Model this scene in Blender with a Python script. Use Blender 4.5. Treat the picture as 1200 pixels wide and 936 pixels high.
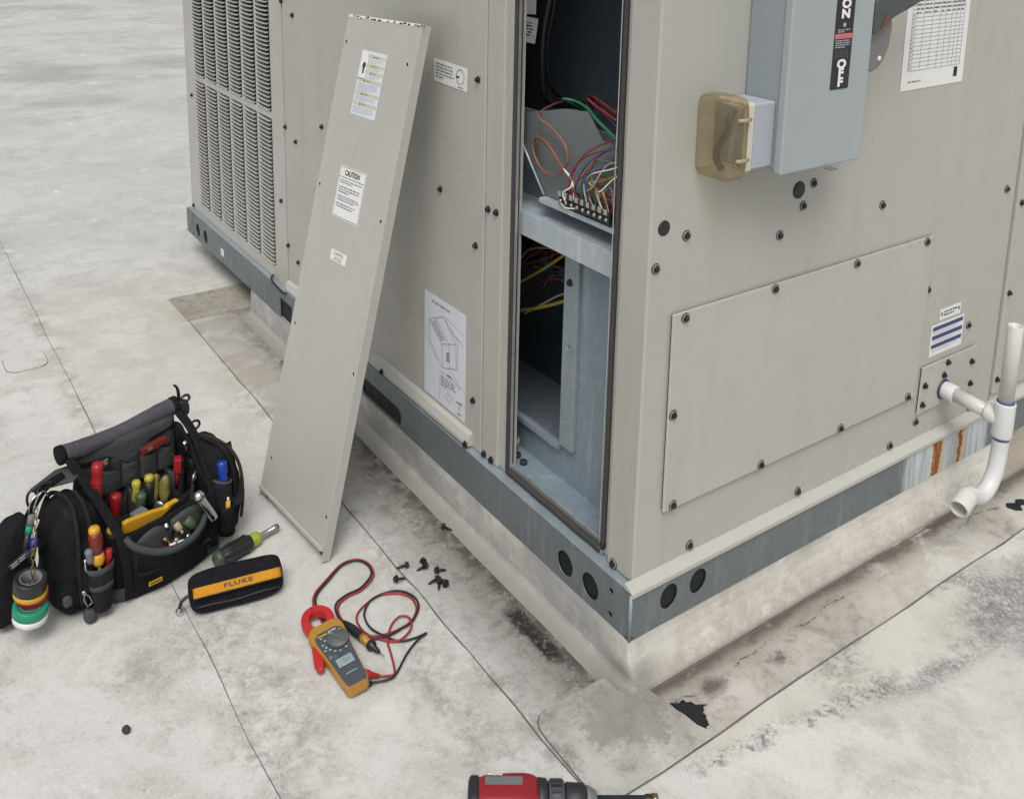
import bpy, bmesh, math, random
from mathutils import Matrix, Vector, noise
from mathutils.geometry import tessellate_polygon
random.seed(7)
sc = bpy.context.scene
for o in list(bpy.data.objects): bpy.data.objects.remove(o)
C = sc.collection
# ------------------------------------------------------------------ camera
cam = bpy.data.objects.new('camera', bpy.data.cameras.new('camera')); C.objects.link(cam)
right = Vector((0.8202212, -0.5716722, 0.0206887)); down = Vector((-0.0985230, -0.1767992, -0.9793035)); fwd = Vector((0.5634984, 0.8012071, -0.2013373))
m = Matrix.Identity(4)
for i, ax in enumerate((right, -down, -fwd)):
    for j in range(3): m[j][i] = ax[j]
m.translation = (-0.9115, -0.9505, 1.1972)
cam.matrix_world = m
cam.data.sensor_fit = 'HORIZONTAL'; cam.data.sensor_width = 36; cam.data.lens = 1134.2 / 1200 * 36
cam.data.shift_y = -0.29; cam.data.clip_start = 0.02; cam.data.clip_end = 1000
sc.camera = cam
# ------------------------------------------------------------------ sky and sun (overcast)
SUN_AZ, SUN_EL = math.radians(232), math.radians(58)        # direction the light comes from, measured from +x
w = bpy.data.worlds.new('World'); sc.world = w; w.use_nodes = True
nt = w.node_tree; bg = nt.nodes['Background']
sky = nt.nodes.new('ShaderNodeTexSky'); sky.sky_type = 'NISHITA'; sky.sun_disc = False
sky.sun_elevation = SUN_EL; sky.sun_rotation = math.pi / 2 - SUN_AZ
sky.air_density = 1.0; sky.dust_density = 6.0; sky.ozone_density = 1.0
hs = nt.nodes.new('ShaderNodeHueSaturation'); hs.inputs['Saturation'].default_value = 0.16
nt.links.new(sky.outputs[0], hs.inputs['Color']); nt.links.new(hs.outputs[0], bg.inputs[0])
bg.inputs[1].default_value = 0.112
sl = bpy.data.lights.new('sun', 'SUN'); sl.energy = 1.45; sl.angle = math.radians(28); sl.color = (1, 0.98, 0.955)
sun = bpy.data.objects.new('sun', sl); C.objects.link(sun)
sd = Vector((math.cos(SUN_AZ) * math.cos(SUN_EL), math.sin(SUN_AZ) * math.cos(SUN_EL), math.sin(SUN_EL)))
sun.rotation_euler = sd.to_track_quat('Z', 'Y').to_euler(); sun.location = sd * 10
vs = sc.view_settings; vs.view_transform = 'Standard'; vs.look = 'None'; vs.exposure = 0.0; vs.gamma = 1; vs.use_curve_mapping = False

# ------------------------------------------------------------------ node shorthand
class S:
    def __init__(s, t, o): s.t = t; s.o = o
    def __add__(s, b): return s.t.math('ADD', s, b)
    __radd__ = __add__
    def __sub__(s, b): return s.t.math('SUBTRACT', s, b)
    def __rsub__(s, b): return s.t.math('SUBTRACT', b, s)
    def __mul__(s, b): return s.t.math('MULTIPLY', s, b)
    __rmul__ = __mul__
    def __truediv__(s, b): return s.t.math('DIVIDE', s, b)
class T:
    def __init__(self, name, rough=0.5, metal=0.0, col=(.5, .5, .5), spec=0.5):
        self.m = bpy.data.materials.new(name); self.m.use_nodes = True
        self.nt = self.m.node_tree; self.b = self.nt.nodes['Principled BSDF']
        self.b.inputs['Roughness'].default_value = rough; self.b.inputs['Metallic'].default_value = metal
        self.b.inputs['Base Color'].default_value = (*col, 1); self.b.inputs['Specular IOR Level'].default_value = spec
    def node(self, ty): return self.nt.nodes.new(ty)
    def put(self, inp, v):
        if isinstance(v, S): self.nt.links.new(v.o, inp)
        elif isinstance(v, (tuple, list)) and len(v) == 3 and inp.type == 'RGBA': inp.default_value = (*v, 1)
        else: inp.default_value = v
    def math(self, op, a, b=None, clamp=False):
        n = self.node('ShaderNodeMath'); n.operation = op; n.use_clamp = clamp
        self.put(n.inputs[0], a)
        if b is not None: self.put(n.inputs[1], b)
        return S(self, n.outputs[0])
    def mn(self, a, b): return self.math('MINIMUM', a, b)
    def mx(self, a, b): return self.math('MAXIMUM', a, b)
    def ab(self, a): return self.math('ABSOLUTE', a)
    def ss(self, x, a, b, lo=0.0, hi=1.0):
        n = self.node('ShaderNodeMapRange'); n.interpolation_type = 'SMOOTHSTEP'
        self.put(n.inputs[0], x); n.inputs[1].default_value = a; n.inputs[2].default_value = b
        n.inputs[3].default_value = lo; n.inputs[4].default_value = hi
        return S(self, n.outputs[0])
    def pos(self): return S(self, self.node('ShaderNodeNewGeometry').outputs['Position'])
    def obj(self): return S(self, self.node('ShaderNodeTexCoord').outputs['Object'])
    def xyz(self, v):
        n = self.node('ShaderNodeSeparateXYZ'); self.put(n.inputs[0], v); return [S(self, n.outputs[i]) for i in range(3)]
    def vec(self, x, y, z):
        n = self.node('ShaderNodeCombineXYZ')
        for i, q in enumerate((x, y, z)): self.put(n.inputs[i], q)
        return S(self, n.outputs[0])
    def scale(self, v, s):
        n = self.node('ShaderNodeVectorMath'); n.operation = 'MULTIPLY'; self.put(n.inputs[0], v); n.inputs[1].default_value = s
        return S(self, n.outputs[0])
    def noise(self, v, sc_, det=4, ro=.55, dist=0):
        n = self.node('ShaderNodeTexNoise'); self.put(n.inputs['Vector'], v); n.inputs['Scale'].default_value = sc_
        n.inputs['Detail'].default_value = det; n.inputs['Roughness'].default_value = ro; n.inputs['Distortion'].default_value = dist
        return S(self, n.outputs[0])
    def voro(self, v, sc_, feat='F1', out='Distance'):
        n = self.node('ShaderNodeTexVoronoi'); n.feature = feat; self.put(n.inputs['Vector'], v); n.inputs['Scale'].default_value = sc_
        return S(self, n.outputs[out])
    def mix(self, f, a, b):
        n = self.node('ShaderNodeMix'); n.data_type = 'RGBA'; n.clamp_factor = True
        self.put(n.inputs[0], f); self.put(n.inputs[6], a); self.put(n.inputs[7], b)
        return S(self, n.outputs[2])
    def col(self, c): self.put(self.b.inputs['Base Color'], c)
    def rough(self, r): self.put(self.b.inputs['Roughness'], r)
    def bump(self, h, strength=.3, dist=.001):
        n = self.node('ShaderNodeBump'); n.inputs['Strength'].default_value = strength; n.inputs['Distance'].default_value = dist
        self.put(n.inputs['Height'], h); self.nt.links.new(n.outputs[0], self.b.inputs['Normal'])

MATS = {}
def plain(name, col, rough=.5, metal=0., var=.12, scale=40, bump=0, spec=.5):
    t = T(name, rough, metal, col, spec); p = t.obj()
    n = t.noise(p, scale, 5, .6)
    t.col(t.mix(n, tuple(c * (1 - var) for c in col), tuple(min(1, c * (1 + var)) for c in col)))
    t.rough(t.ss(n, .3, .7, max(0, rough - .08), min(1, rough + .08)))
    if bump: t.bump(t.noise(p, scale * 8, 3, .6), bump, .0006)
    MATS[name] = t.m; return t.m
def fabric(name, col, rough=.85, weave=1500):
    t = T(name, rough, 0, col, .14); p = t.obj()
    n = t.noise(p, 18, 5, .6); f = t.noise(p, 220, 3, .7)
    c = t.mix(n, tuple(x * .75 for x in col), tuple(x * 1.3 for x in col))
    dust = t.ss(t.noise(p, 60, 6, .75), .50, .75) * .38
    t.col(t.mix(dust, c, tuple(x * 1.6 + .03 for x in col)))
    t.bump(f + t.voro(p, weave) * .6 + t.noise(p, 42, 4, .55, .8) * 7, .55, .0011)
    MATS[name] = t.m; return t.m

# beige powder-coated sheet metal with faint streaks, smudges and dust
def paint_mat(name, col, dirt=1.0):
    t = T(name, .42, 0, col, .4); p = t.pos(); x, y, z = t.xyz(p)
    big = t.noise(p, 2.6, 4, .55); st = t.noise(t.scale(p, (14, 14, 1.2)), 1.6, 4, .6); fine = t.noise(p, 130, 4, .7)
    c = t.mix(big, tuple(v * .945 for v in col), tuple(v * 1.045 for v in col))
    c = t.mix(t.ss(st, .52, .78) * (.22 * dirt), c, (col[0] * .72, col[1] * .70, col[2] * .64))
    c = t.mix(t.ss(t.noise(p, 6, 4, .6), .56, .80) * (.22 * dirt), c, (col[0] * .68, col[1] * .66, col[2] * .60))
    c = t.mix(t.ss(fine, .68, .82) * (.20 * dirt), c, (col[0] * .55, col[1] * .52, col[2] * .47))
    sp = t.voro(p, 34); c = t.mix(t.ss(sp, .03, .06, .6, 0) * t.ss(big, .55, .6), c, (.14, .12, .10))
    t.col(c); t.rough(t.ss(t.noise(p, 14, 5, .65), .3, .7, .26, .46))
    t.bump(t.noise(p, 900, 2, .5) * .3 + t.noise(p, 5, 2, .5) * 14, .16, .0014)
    MATS[name] = t.m
paint_mat('paint', (.416, .413, .372))
paint_mat('paint_clean', (.446, .443, .403), .6)
paint_mat('paint_panel', (.432, .429, .389), .9)

def galv_mat(name, col, stain=False, light=(.42, .47, .52), rough=.42, metal=.55, cov=.5):
    t = T(name, rough, metal, col, .5); p = t.pos(); x, y, z = t.xyz(p)
    cell = t.voro(t.scale(p, (1, 1, .8)), 90, out='Color'); n = t.node('ShaderNodeSeparateColor'); t.put(n.inputs[0], cell); cv = S(t, n.outputs[0])
    big = t.noise(p, 11, 5, .62); str_ = t.noise(t.scale(p, (22, 22, 2.0)), 2, 5, .6)
    c = t.mix(cv * .35 + big * .4, tuple(v * .86 for v in col), tuple(v * 1.18 for v in col))
    c = t.mix(t.ss(str_, .52, .75) * cov, c, light)
    c = t.mix(t.ss(t.noise(p, 38, 5, .7), .6, .78) * cov * .8, c, tuple(v * .6 for v in col))
    rr = t.ss(big, .3, .7, rough - .06, rough + .14)
    if stain:
        # white mineral runs and two rust runs below the condensate drain
        jag = t.noise(t.scale(p, (60, 60, 5)), 2.2, 4, .65)
        inm = t.ss(x + (jag - .5) * .10, .70, .735) * t.ss(x + (jag - .5) * .05, .99, 1.03, 1, 0) * t.ss(y, .02, .03, 1, 0)
        runs = t.noise(t.scale(p, (38, 38, 2.0)), 2, 6, .7)
        c = t.mix(inm * t.ss(runs, .26, .62) * .92, c, (.56, .60, .61))
        c = t.mix(inm * t.ss(t.noise(t.scale(p, (55, 55, 3)), 2, 5, .65), .58, .72) * .6, c, (.24, .29, .32))
        wob = (t.noise(t.scale(p, (3, 3, 22)), 4, 3, .5) - .5) * .012
        r1 = t.ss(t.ab(x + wob * 2 - .824) + (z - .12) * -.05, .010, .018, 1, 0); r2 = t.ss(t.ab(x + wob * 2.4 - .9085) + (z - .12) * -.06, .004, .010, 1, 0)
        halo = t.mx(t.ss(t.ab(x + wob - .827), .018, .025, 1, 0), t.ss(t.ab(x + wob - .911), .010, .016, 1, 0))
        c = t.mix(halo * .75, c, (.55, .43, .22))
        rust = t.mix(t.noise(t.scale(p, (40, 40, 6)), 5, 4, .6), (.13, .028, .004), (.38, .12, .018))
        c = t.mix(t.mx(r1, r2) * t.ss(t.noise(t.scale(p, (120, 120, 8)), 2, 3), .30, .42), c, rust)
        met = t.mx(inm, halo); t.put(t.b.inputs['Metallic'], t.ss(met, .1, .6, metal, 0.0)); rr = t.mx(rr, met * .75)
        # small rust spot at the rail's bottom corner
        dd = t.math('SQRT', x * x + y * y) + t.ab(z - .083) * 1.2 + (t.noise(p, 120, 3) - .5) * .012
        c = t.mix(t.ss(dd, .006, .016, .9, 0), c, (.16, .06, .015))
    t.col(c); t.rough(rr); t.bump(t.noise(p, 240, 3, .6) + big * 4, .10, .0012)
    MATS[name] = t.m
galv_mat('galv_rail', (.18, .205, .215), True, (.28, .31, .32), .5, .35, .5)
galv_mat('galv_lit', (.33, .39, .42), False, (.44, .49, .52), .42, .4, .5)  # rail metal with the light on its top lip put into the colour
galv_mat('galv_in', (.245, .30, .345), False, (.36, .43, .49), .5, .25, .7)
galv_mat('galv_shade', (.085, .108, .128), False, (.12, .145, .165), .5, .2, .5)  # galvanised metal with the dimness deep in the compartment painted into its colour
galv_mat('galv_shelf', (.42, .48, .52), False, (.62, .65, .66), .45, .3, .9)

# ------------------------------------------------------------------ roof membrane
def roof_mat(name, base, kind):
    t = T(name, .62, 0, base, .35); p = t.pos(); x, y, z = t.xyz(p)
    n1 = t.noise(p, 1.7, 5, .6, .4); n2 = t.noise(p, 7.5, 6, .66, .5); n3 = t.noise(p, 33, 6, .72, .3); n4 = t.noise(p, 130, 5, .78); n5 = t.noise(p, 620, 2, .6)
    fib = t.noise(t.scale(p, (1, .6, 1)), 150, 4, .75, 1.2)
    b = base
    c = t.mix(t.ss(n1, .3, .7), tuple(v * .88 for v in b), tuple(min(.86, v * 1.05) for v in b))
    c = t.mix(t.ss(n2, .40, .70) * .62, c, (b[0] * .70, b[1] * .68, b[2] * .63))
    gr = t.noise(p, 14, 7, .74, .4); c = t.mix(t.ss(gr, .50, .72) * t.ss(n1, .40, .62) * .5, c, (.26, .235, .20))
    c = t.mix(t.ss(n3 * .6 + n4 * .4 + (n2 - .5) * .5, .54, .82) * .36, c, (.22, .21, .195))
    c = t.mix(t.ss(n3 * .5 + n1 * .6, .50, .40) * .3, c, (min(.9, b[0] * 1.22), min(.9, b[1] * 1.22), min(.9, b[2] * 1.22)))
    c = t.mix(t.ss(n4, .52, .72) * t.ss(n2, .30, .62) * .42, c, (.19, .18, .165))
    c = t.mix(t.ss(fib, .55, .70) * .34, c, (.80, .80, .78))
    c = t.mix(t.ss(fib, .42, .28) * t.ss(n2, .35, .65) * .42, c, (.16, .15, .14))
    c = t.mix(t.ss(t.noise(p, 260, 3, .7), .60, .74) * .34, c, (.16, .15, .14))
    wl = (n3 - .5) * .09 + (n2 - .5) * .12
    sg = t.mx(t.ss(t.ab(x + .523), .05, .0), t.ss(t.ab(x + .167), .055, .0) * t.ss(y, 1.95, 1.85)); c = t.mix(sg * t.ss(gr + n4 * .4, .62, .86) * .55, c, (.20, .18, .155))
    if kind in ('main', 'sheet'):
        # beige/yellow puddle stains and grey tide bands right of the unit
        ex = (x - .50) / .155; ey = (y + .185) / .058
        d = t.math('SQRT', ex * ex + ey * ey) + (n3 - .5) * .8 + (n2 - .5) * .9
        inR = t.ss(y, -.05, -.10)
        c = t.mix(t.ss(d, 1.3, .6) * t.ss(fib + n4, .80, 1.15, .55, .25) * inR, c, (.56, .535, .44))
        band = t.ss(t.ab(d - 1.35), .5, .05)
        c = t.mix(band * t.ss(n4 * .7 + fib * .5 + n3 * .5, .74, 1.02) * .75 * inR, c, (.10, .097, .09))
        c = t.mix(band * t.ss(n3, .35, .6) * .25 * inR, c, (.22, .215, .20))
        ax = y + .137 + (x - .04) * .16 + (n3 - .5) * .05 + (n2 - .5) * .05          # band following the strip edge towards the corner
        b2 = t.ss(t.ab(ax + .035), .030, .004) * t.ss(x, -.07, .02) * t.ss(x, .40, .25)
        c = t.mix(b2 * t.ss(n4 * .8 + n3 * .9, .80, 1.05) * .8 * inR, c, (.10, .095, .085))
        b3 = t.ss(t.ab(ax + .005), .034, .0) * t.ss(x, -.1, .0) * t.ss(x, .45, .30)
        c = t.mix(b3 * .45 * inR, c, (.54, .51, .42))
        gd = t.ss(x + wl, .50, .66) * t.ss(y + wl, -.16, -.20) * t.ss(y + wl * 2, -.52, -.30)
        c = t.mix(gd * t.ss(fib + n3 * .5 + n4 * .3, .74, 1.05) * .8, c, (.13, .13, .123))
        c = t.mix(gd * t.ss(n2, .3, .6) * .28, c, (.26, .255, .24))
        # grime along the lap seam by the meter and the bag
        sA = t.ss(t.ab(x + .455 + wl * .9), .11, .01) * t.ss(y, .62, .52) * t.ss(y, .05, .2)
        c = t.mix(sA * t.ss(n3 + n4 * .5, .62, .95) * .6, c, (.22, .195, .175))
        sB = t.ss(t.ab(x + .225 + wl), .075, .0) * t.ss(y, .40, .22) * t.ss(y, -.14, .0)
        c = t.mix(sB * t.ss(n3 + n2 * .3, .55, .80) * .6, c, (.23, .21, .19))
        sC = t.ss(t.ab(x + .60 + wl), .10, .0) * t.ss(y, .56, .50) * t.ss(y, .35, .47)
        c = t.mix(sC * t.ss(n3 + n4 * .5, .60, .95) * .45, c, (.25, .23, .21))
        # old foot scuffs and drying tide marks further back
        fr = t.ss(y, 1.9, 2.7)
        str_ = t.noise(t.vec(x * .45 + y * .1, y * 1.3 - x * .3, 0), 1.3, 7, .6, .2)
        c = t.mix(fr * t.ss(str_, .42, .80) * .55, c, (.30, .30, .30))
        c = t.mix(fr * .35, c, (.53, .545, .555))
        c = t.mix(fr * t.ss(t.noise(p, 3.4, 8, .72, .3), .50, .74) * .5, c, (.33, .33, .33))
        c = t.mix(fr * t.ss(t.noise(t.vec(x, y * .7, 3), 9, 6, .75), .58, .68) * .55, c, (.80, .82, .82))
        c = t.mix(fr * t.ss(t.noise(t.vec(x, y * .7, 7), 22, 5, .75), .64, .72) * .6, c, (.84, .86, .85))
        c = t.mix(fr * t.ss(t.noise(t.vec(x, y * .7, 11), 14, 5, .75), .66, .74) * .6, c, (.28, .27, .26))
        c = t.mix(t.ss(y - x * .45, 3.8, 5.0) * t.ss(t.noise(t.vec(x * .5, y * .55, 5), 2.2, 7, .65), .44, .66) * .5, c, (.26, .255, .25))
        tide = t.ss(t.ab(n1 - .47), .022, .0) * t.ss(y, 1.2, 1.6)
        c = t.mix(tide * .16 * t.ss(y, 3.2, 2.2), c, (.24, .22, .18))
        bei = t.ss(x + wl * 2, -.62, -.45) * t.ss(y + wl * 2, 1.0, 1.25) * t.ss(y + wl * 2, 2.35, 1.95)
        c = t.mix(bei * t.ss(n2, .35, .6) * .5, c, (.50, .48, .42))
    if kind == 'left':
        d = -.03 - x + (n2 - .5) * .07 + (n3 - .5) * .04
        dk = t.ss(d, .165, .01) * t.ss(y + wl, 1.15, .75, .55, 1.0)
        c = t.mix(dk * .92, c, (.185, .168, .142))
        c = t.mix(dk * t.ss(n3, .45, .62) * .65, c, (.075, .068, .06))
        c = t.mix(dk * t.ss(n4 + fib * .5 + n2 * .5, 1.06, 1.22) * .6, c, (.58, .57, .54))
        c = t.mix(t.ss(d, .045, .0) * t.ss(n3 + n2 * .4, .55, .75) * .8, c, (.05, .045, .04))
        sp = t.ss(t.ab(x + .058 + (n3 - .5) * .03), .020, .010) * t.ss(t.ab(y - .17 + (n3 - .5) * .05), .085, .05)
        c = t.mix(sp * t.ss(n4, .34, .5), c, (.022, .02, .019))
        c = t.mix(t.ss(y + wl, 1.0, 1.25) * t.ss(n2, .36, .6) * .6, c, (.34, .31, .25))
    if kind == 'right':
        d = -.03 - y + (n3 - .5) * .03
        c = t.mix(.5, c, (.46, .43, .38))
        c = t.mix(t.ss(n2, .36, .66) * .5, c, (.30, .27, .23))
        c = t.mix(t.ss(n3 * .8 + n2 * .5 + n4 * .25, .74, 1.02) * .6, c, (.13, .115, .10))
        c = t.mix(t.ss(d + (n2 - .5) * .06, .030, .008) * t.ss(n3 + n4 * .3, .40, .62) * .92, c, (.040, .032, .025))
        c = t.mix(t.ss(d + (n2 - .5) * .08, .07, .0) * .6, c, (.15, .125, .10))
        wr = t.ss(t.ab(y + .068 + (t.noise(t.vec(x * 3, 0, 1), 2, 3) - .5) * .10 + (n3 - .5) * .012), .0028, .0006) * t.ss(n4, .44, .56) * t.ss(n2, .47, .56)
        c = t.mix(wr * .85, c, (.05, .04, .03))
        for cx, cy, r in ((.108, -.078, .034), (.245, -.098, .022)):
            dx = x - cx; dy = (y - cy) * 1.3; q = t.math('SQRT', dx * dx + dy * dy) + (n3 - .5) * .075 + (n4 - .5) * .02
            c = t.mix(t.ss(q, r, r * .1) * .8, c, (.06, .052, .044))
        c = t.mix(t.ss(t.ab(x - .70), .2, .05) * t.ss(n2 + n3 * .3, .62, .74) * .6, c, (.68, .67, .62))
    if kind == 'patch':
        c = t.mix(t.ss(n2, .36, .64) * .5, c, (.31, .295, .26)); c = t.mix(t.ss(gr, .48, .66) * .6, c, (.17, .155, .135))
        q = -.02 - t.mx(x, y * -1 - 9) + (n3 - .5) * .05
        cd = t.math('SQRT', (x + .03) * (x + .03) + (y + .03) * (y + .03)) + (n3 - .5) * .08
        c = t.mix(t.ss(cd + (n4 - .5) * .08 + (gr - .5) * .22, .085, .05) * .5, c, (.12, .11, .095))
    if kind == 'old':
        c = t.mix(.62, c, (.27, .245, .20)); c = t.mix(t.ss(n3, .45, .65) * .5, c, (.16, .145, .12))
    if kind == 'curb':
        c = t.mix(.28, c, (.60, .57, .49))
        low = t.ss(z + (n2 - .5) * .05, .055, .0)
        c = t.mix(low * t.ss(n3 + n4 * .4, .45, .85) * .65, c, (.24, .215, .18)); c = t.mix(t.ss(n2 * .7 + n3 * .5, .52, .80) * .45, c, (.36, .34, .30))
        c = t.mix(t.ss(z + (n3 - .5) * .02, .012, .0) * .7, c, (.09, .08, .068))
        lf = t.ss(x, .012, .006) * t.ss(y, .02, .05)
        c = t.mix(lf * t.ss(n2 + n3 * .3, .35, .8) * .75, c, (.31, .315, .31))
        c = t.mix(lf * t.ss(z + (n3 - .5) * .012, .022, .006) * .55, c, (.24, .225, .195))
        co = t.math('SQRT', x * x + y * y) + (n3 - .5) * .06
        c = t.mix(t.ss(co, .075, .02) * t.ss(z, .055, .02) * .65, c, (.15, .145, .135))
        c = t.mix(t.ss(x + wl, 1.03, 1.07) * t.ss(y, .05, .02) * .6, c, (.25, .20, .15))
    t.col(c); t.rough(t.ss(n2, .3, .7, .5, .75))
    t.bump(n4 * 1.0 + n3 * 2.5 + fib * .8 + n2 * 5, .34, .0018)
    MATS[name] = t.m
RB = (.585, .578, .545)
roof_mat('roof_main', RB, 'main'); roof_mat('roof_sheet', (.59, .583, .552), 'sheet')
roof_mat('roof_left', (.56, .555, .535), 'left'); roof_mat('roof_right', (.58, .565, .53), 'right')
roof_mat('roof_patch', (.50, .49, .46), 'patch'); roof_mat('roof_old', (.5, .48, .43), 'old'); roof_mat('curb', (.64, .62, .57), 'curb')

plain('shade_black', (.006, .007, .008), .7)  # painted darkness standing in for shade inside holes and gaps
plain('rubber', (.022, .021, .02), .75, bump=.2)
plain('asphalt_under', (.018, .020, .023), .7, var=.5, scale=120, bump=.6, spec=.2)
plain('gasket_or_gap_shade', (.045, .042, .04), .8, var=.3, bump=.3)  # rubber seals; also paints the shaded gap under raised plates
plain('edge_metal', (.48, .49, .49), .35, .6)
plain('screw_dark', (.028, .027, .03), .38, .5, var=.3, scale=300)
plain('screw_ring', (.30, .29, .27), .45, .3)
plain('louver_shade', (.02, .02, .02), .8)  # painted shade of the cavity behind the louvres
plain('disc_grey', (.335, .375, .385), .45, var=.07, scale=9, bump=.05)
plain('disc_side', (.27, .31, .33), .45, var=.08, scale=9, bump=.05)
plain('box_lav', (.37, .385, .44), .5, var=.05)
plain('plate_white', (.55, .53, .46), .5)
plain('lever_dark', (.075, .088, .09), .45, .2)
plain('handle_grey', (.20, .20, .195), .45, .3)
plain('pvc', (.60, .585, .55), .38, var=.07, scale=25)
plain('pvc_fit', (.63, .63, .62), .32, var=.06, scale=25)
plain('primer', (.035, .03, .10), .5, var=.4)
plain('primer_blue', (.03, .09, .22), .5, var=.4)
plain('label', (.74, .74, .73), .4, var=.05)
plain('label_blue', (.66, .69, .75), .4, var=.06)
plain('label_red', (.55, .14, .16), .45, var=.1)
plain('ink', (.02, .02, .022), .55); plain('ink_grey', (.20, .205, .22), .55, var=.3); plain('ink_light', (.42, .45, .50), .55, var=.2)
plain('navy', (.03, .045, .17), .45); plain('warn_band', (.52, .51, .36), .45); plain('white_ink', (.8, .8, .8), .5)
plain('tray_grey', (.13, .145, .15), .55, var=.15); plain('term_black', (.018, .018, .019), .45); plain('term_metal', (.45, .44, .42), .3, .8)
for nm, c in (('orange', (.24, .085, .055)), ('red', (.30, .02, .025)), ('green', (.025, .15, .075)), ('yellow', (.46, .34, .06)), ('blue', (.025, .05, .18)), ('grey', (.25, .26, .25)), ('white', (.65, .63, .58)), ('black', (.015, .015, .017)), ('brown', (.13, .06, .035)), ('dkred', (.16, .02, .02)), ('tan', (.36, .29, .19))):
    plain('wire_' + nm, c, .45, var=.1)
plain('relay_blue', (.03, .20, .36), .4)
fabric('bag_black', (.0105, .0105, .012)); fabric('bag_black2', (.016, .016, .018)); fabric('bag_grey', (.060, .065, .064)); fabric('bag_roll', (.075, .072, .086)); fabric('webbing', (.010, .010, .011), .8, 2600)
fabric('bag_brown', (.05, .026, .02)); fabric('pouch_black', (.011, .011, .015)); fabric('pouch_yellow', (.52, .235, .02), .7)
plain('boot', (.05, .05, .052), .7, var=.2, bump=.3)
plain('tool_red', (.31, .012, .018), .38, var=.12); plain('tool_dkred', (.15, .016, .014), .4, var=.15); plain('tool_yellow', (.58, .31, .02), .38, var=.1); plain('tool_lemon', (.42, .36, .05), .4, var=.12)
plain('tool_olive', (.15, .135, .035), .5, var=.3); plain('tool_green', (.06, .09, .05), .5, var=.2); plain('tool_blue', (.012, .04, .30), .3, var=.15); plain('tool_black', (.014, .015, .017), .5); plain('chrome', (.62, .63, .64), .16, 1.0, var=.05)
plain('steel', (.36, .36, .36), .32, .9, var=.12); plain('brass', (.30, .22, .11), .35, .9); plain('tool_grey', (.14, .15, .155), .5)
plain('tape_green', (.012, .24, .13), .4); plain('tape_white', (.72, .72, .71), .45); plain('tape_black', (.02, .02, .021), .4); plain('tape_core', (.16, .16, .165), .6)
plain('driver_green', (.30, .33, .03), .3, var=.15); plain('meter_yellow', (.40, .20, .03), .42, var=.08); plain('meter_grey', (.060, .070, .078), .5, var=.08); plain('meter_knob', (.10, .112, .105), .5); plain('lcd', (.27, .34, .36), .2, var=.05)
plain('meter_red', (.44, .02, .02), .4, var=.1); plain('drill_red', (.26, .016, .024), .42, var=.12); plain('drill_black', (.02, .021, .023), .5, var=.2); plain('drill_grey', (.055, .06, .07), .5)
plain('gum', (.035, .025, .022), .7, var=.4)
g = T('bubble', .22, 0, (.42, .36, .25), .5)                                  # yellowed weathered polycarbonate shell
gp = g.obj(); gn = g.noise(gp, 30, 5, .65); g.col(g.mix(gn, (.36, .29, .18), (.55, .50, .39)))
gt = g.node('ShaderNodeBsdfTransparent'); gt.inputs[0].default_value = (.82, .76, .62, 1); gm = g.node('ShaderNodeMixShader')
g.put(gm.inputs[0], g.ss(gn, .3, .7, .20, .27)); g.nt.links.new(gt.outputs[0], gm.inputs[1]); g.nt.links.new(g.b.outputs[0], gm.inputs[2])
g.nt.links.new(gm.outputs[0], g.nt.nodes['Material Output'].inputs['Surface']); MATS['bubble'] = g.m

# ------------------------------------------------------------------ mesh helpers
def basis(o, r, u):
    r = Vector(r).normalized(); u = Vector(u).normalized(); n = r.cross(u)
    m = Matrix.Identity(4)
    for i, a in enumerate((r, u, n)):
        for j in range(3): m[j][i] = a[j]
    m.translation = o; return m
def frame(a, b):                                                              # matrix with z along a->b at a
    z = (Vector(b) - Vector(a)).normalized(); return Matrix.Translation(a) @ z.to_track_quat('Z', 'Y').to_matrix().to_4x4()
def catmull(P, k=6, closed=False):
    P = [Vector(p) for p in P]; n = len(P); out = []
    for i in range(n if closed else n - 1):
        if closed: a, b, c, d = P[i - 1], P[i], P[(i + 1) % n], P[(i + 2) % n]
        else: a, b, c, d = P[max(i - 1, 0)], P[i], P[i + 1], P[min(i + 2, n - 1)]
        for j in range(k):
            t = j / k
            out.append(.5 * ((2 * b) + (c - a) * t + (2 * a - 5 * b + 4 * c - d) * t * t + (3 * b - a - 3 * c + d) * t ** 3))
    if not closed: out.append(P[-1])
    return out
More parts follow.
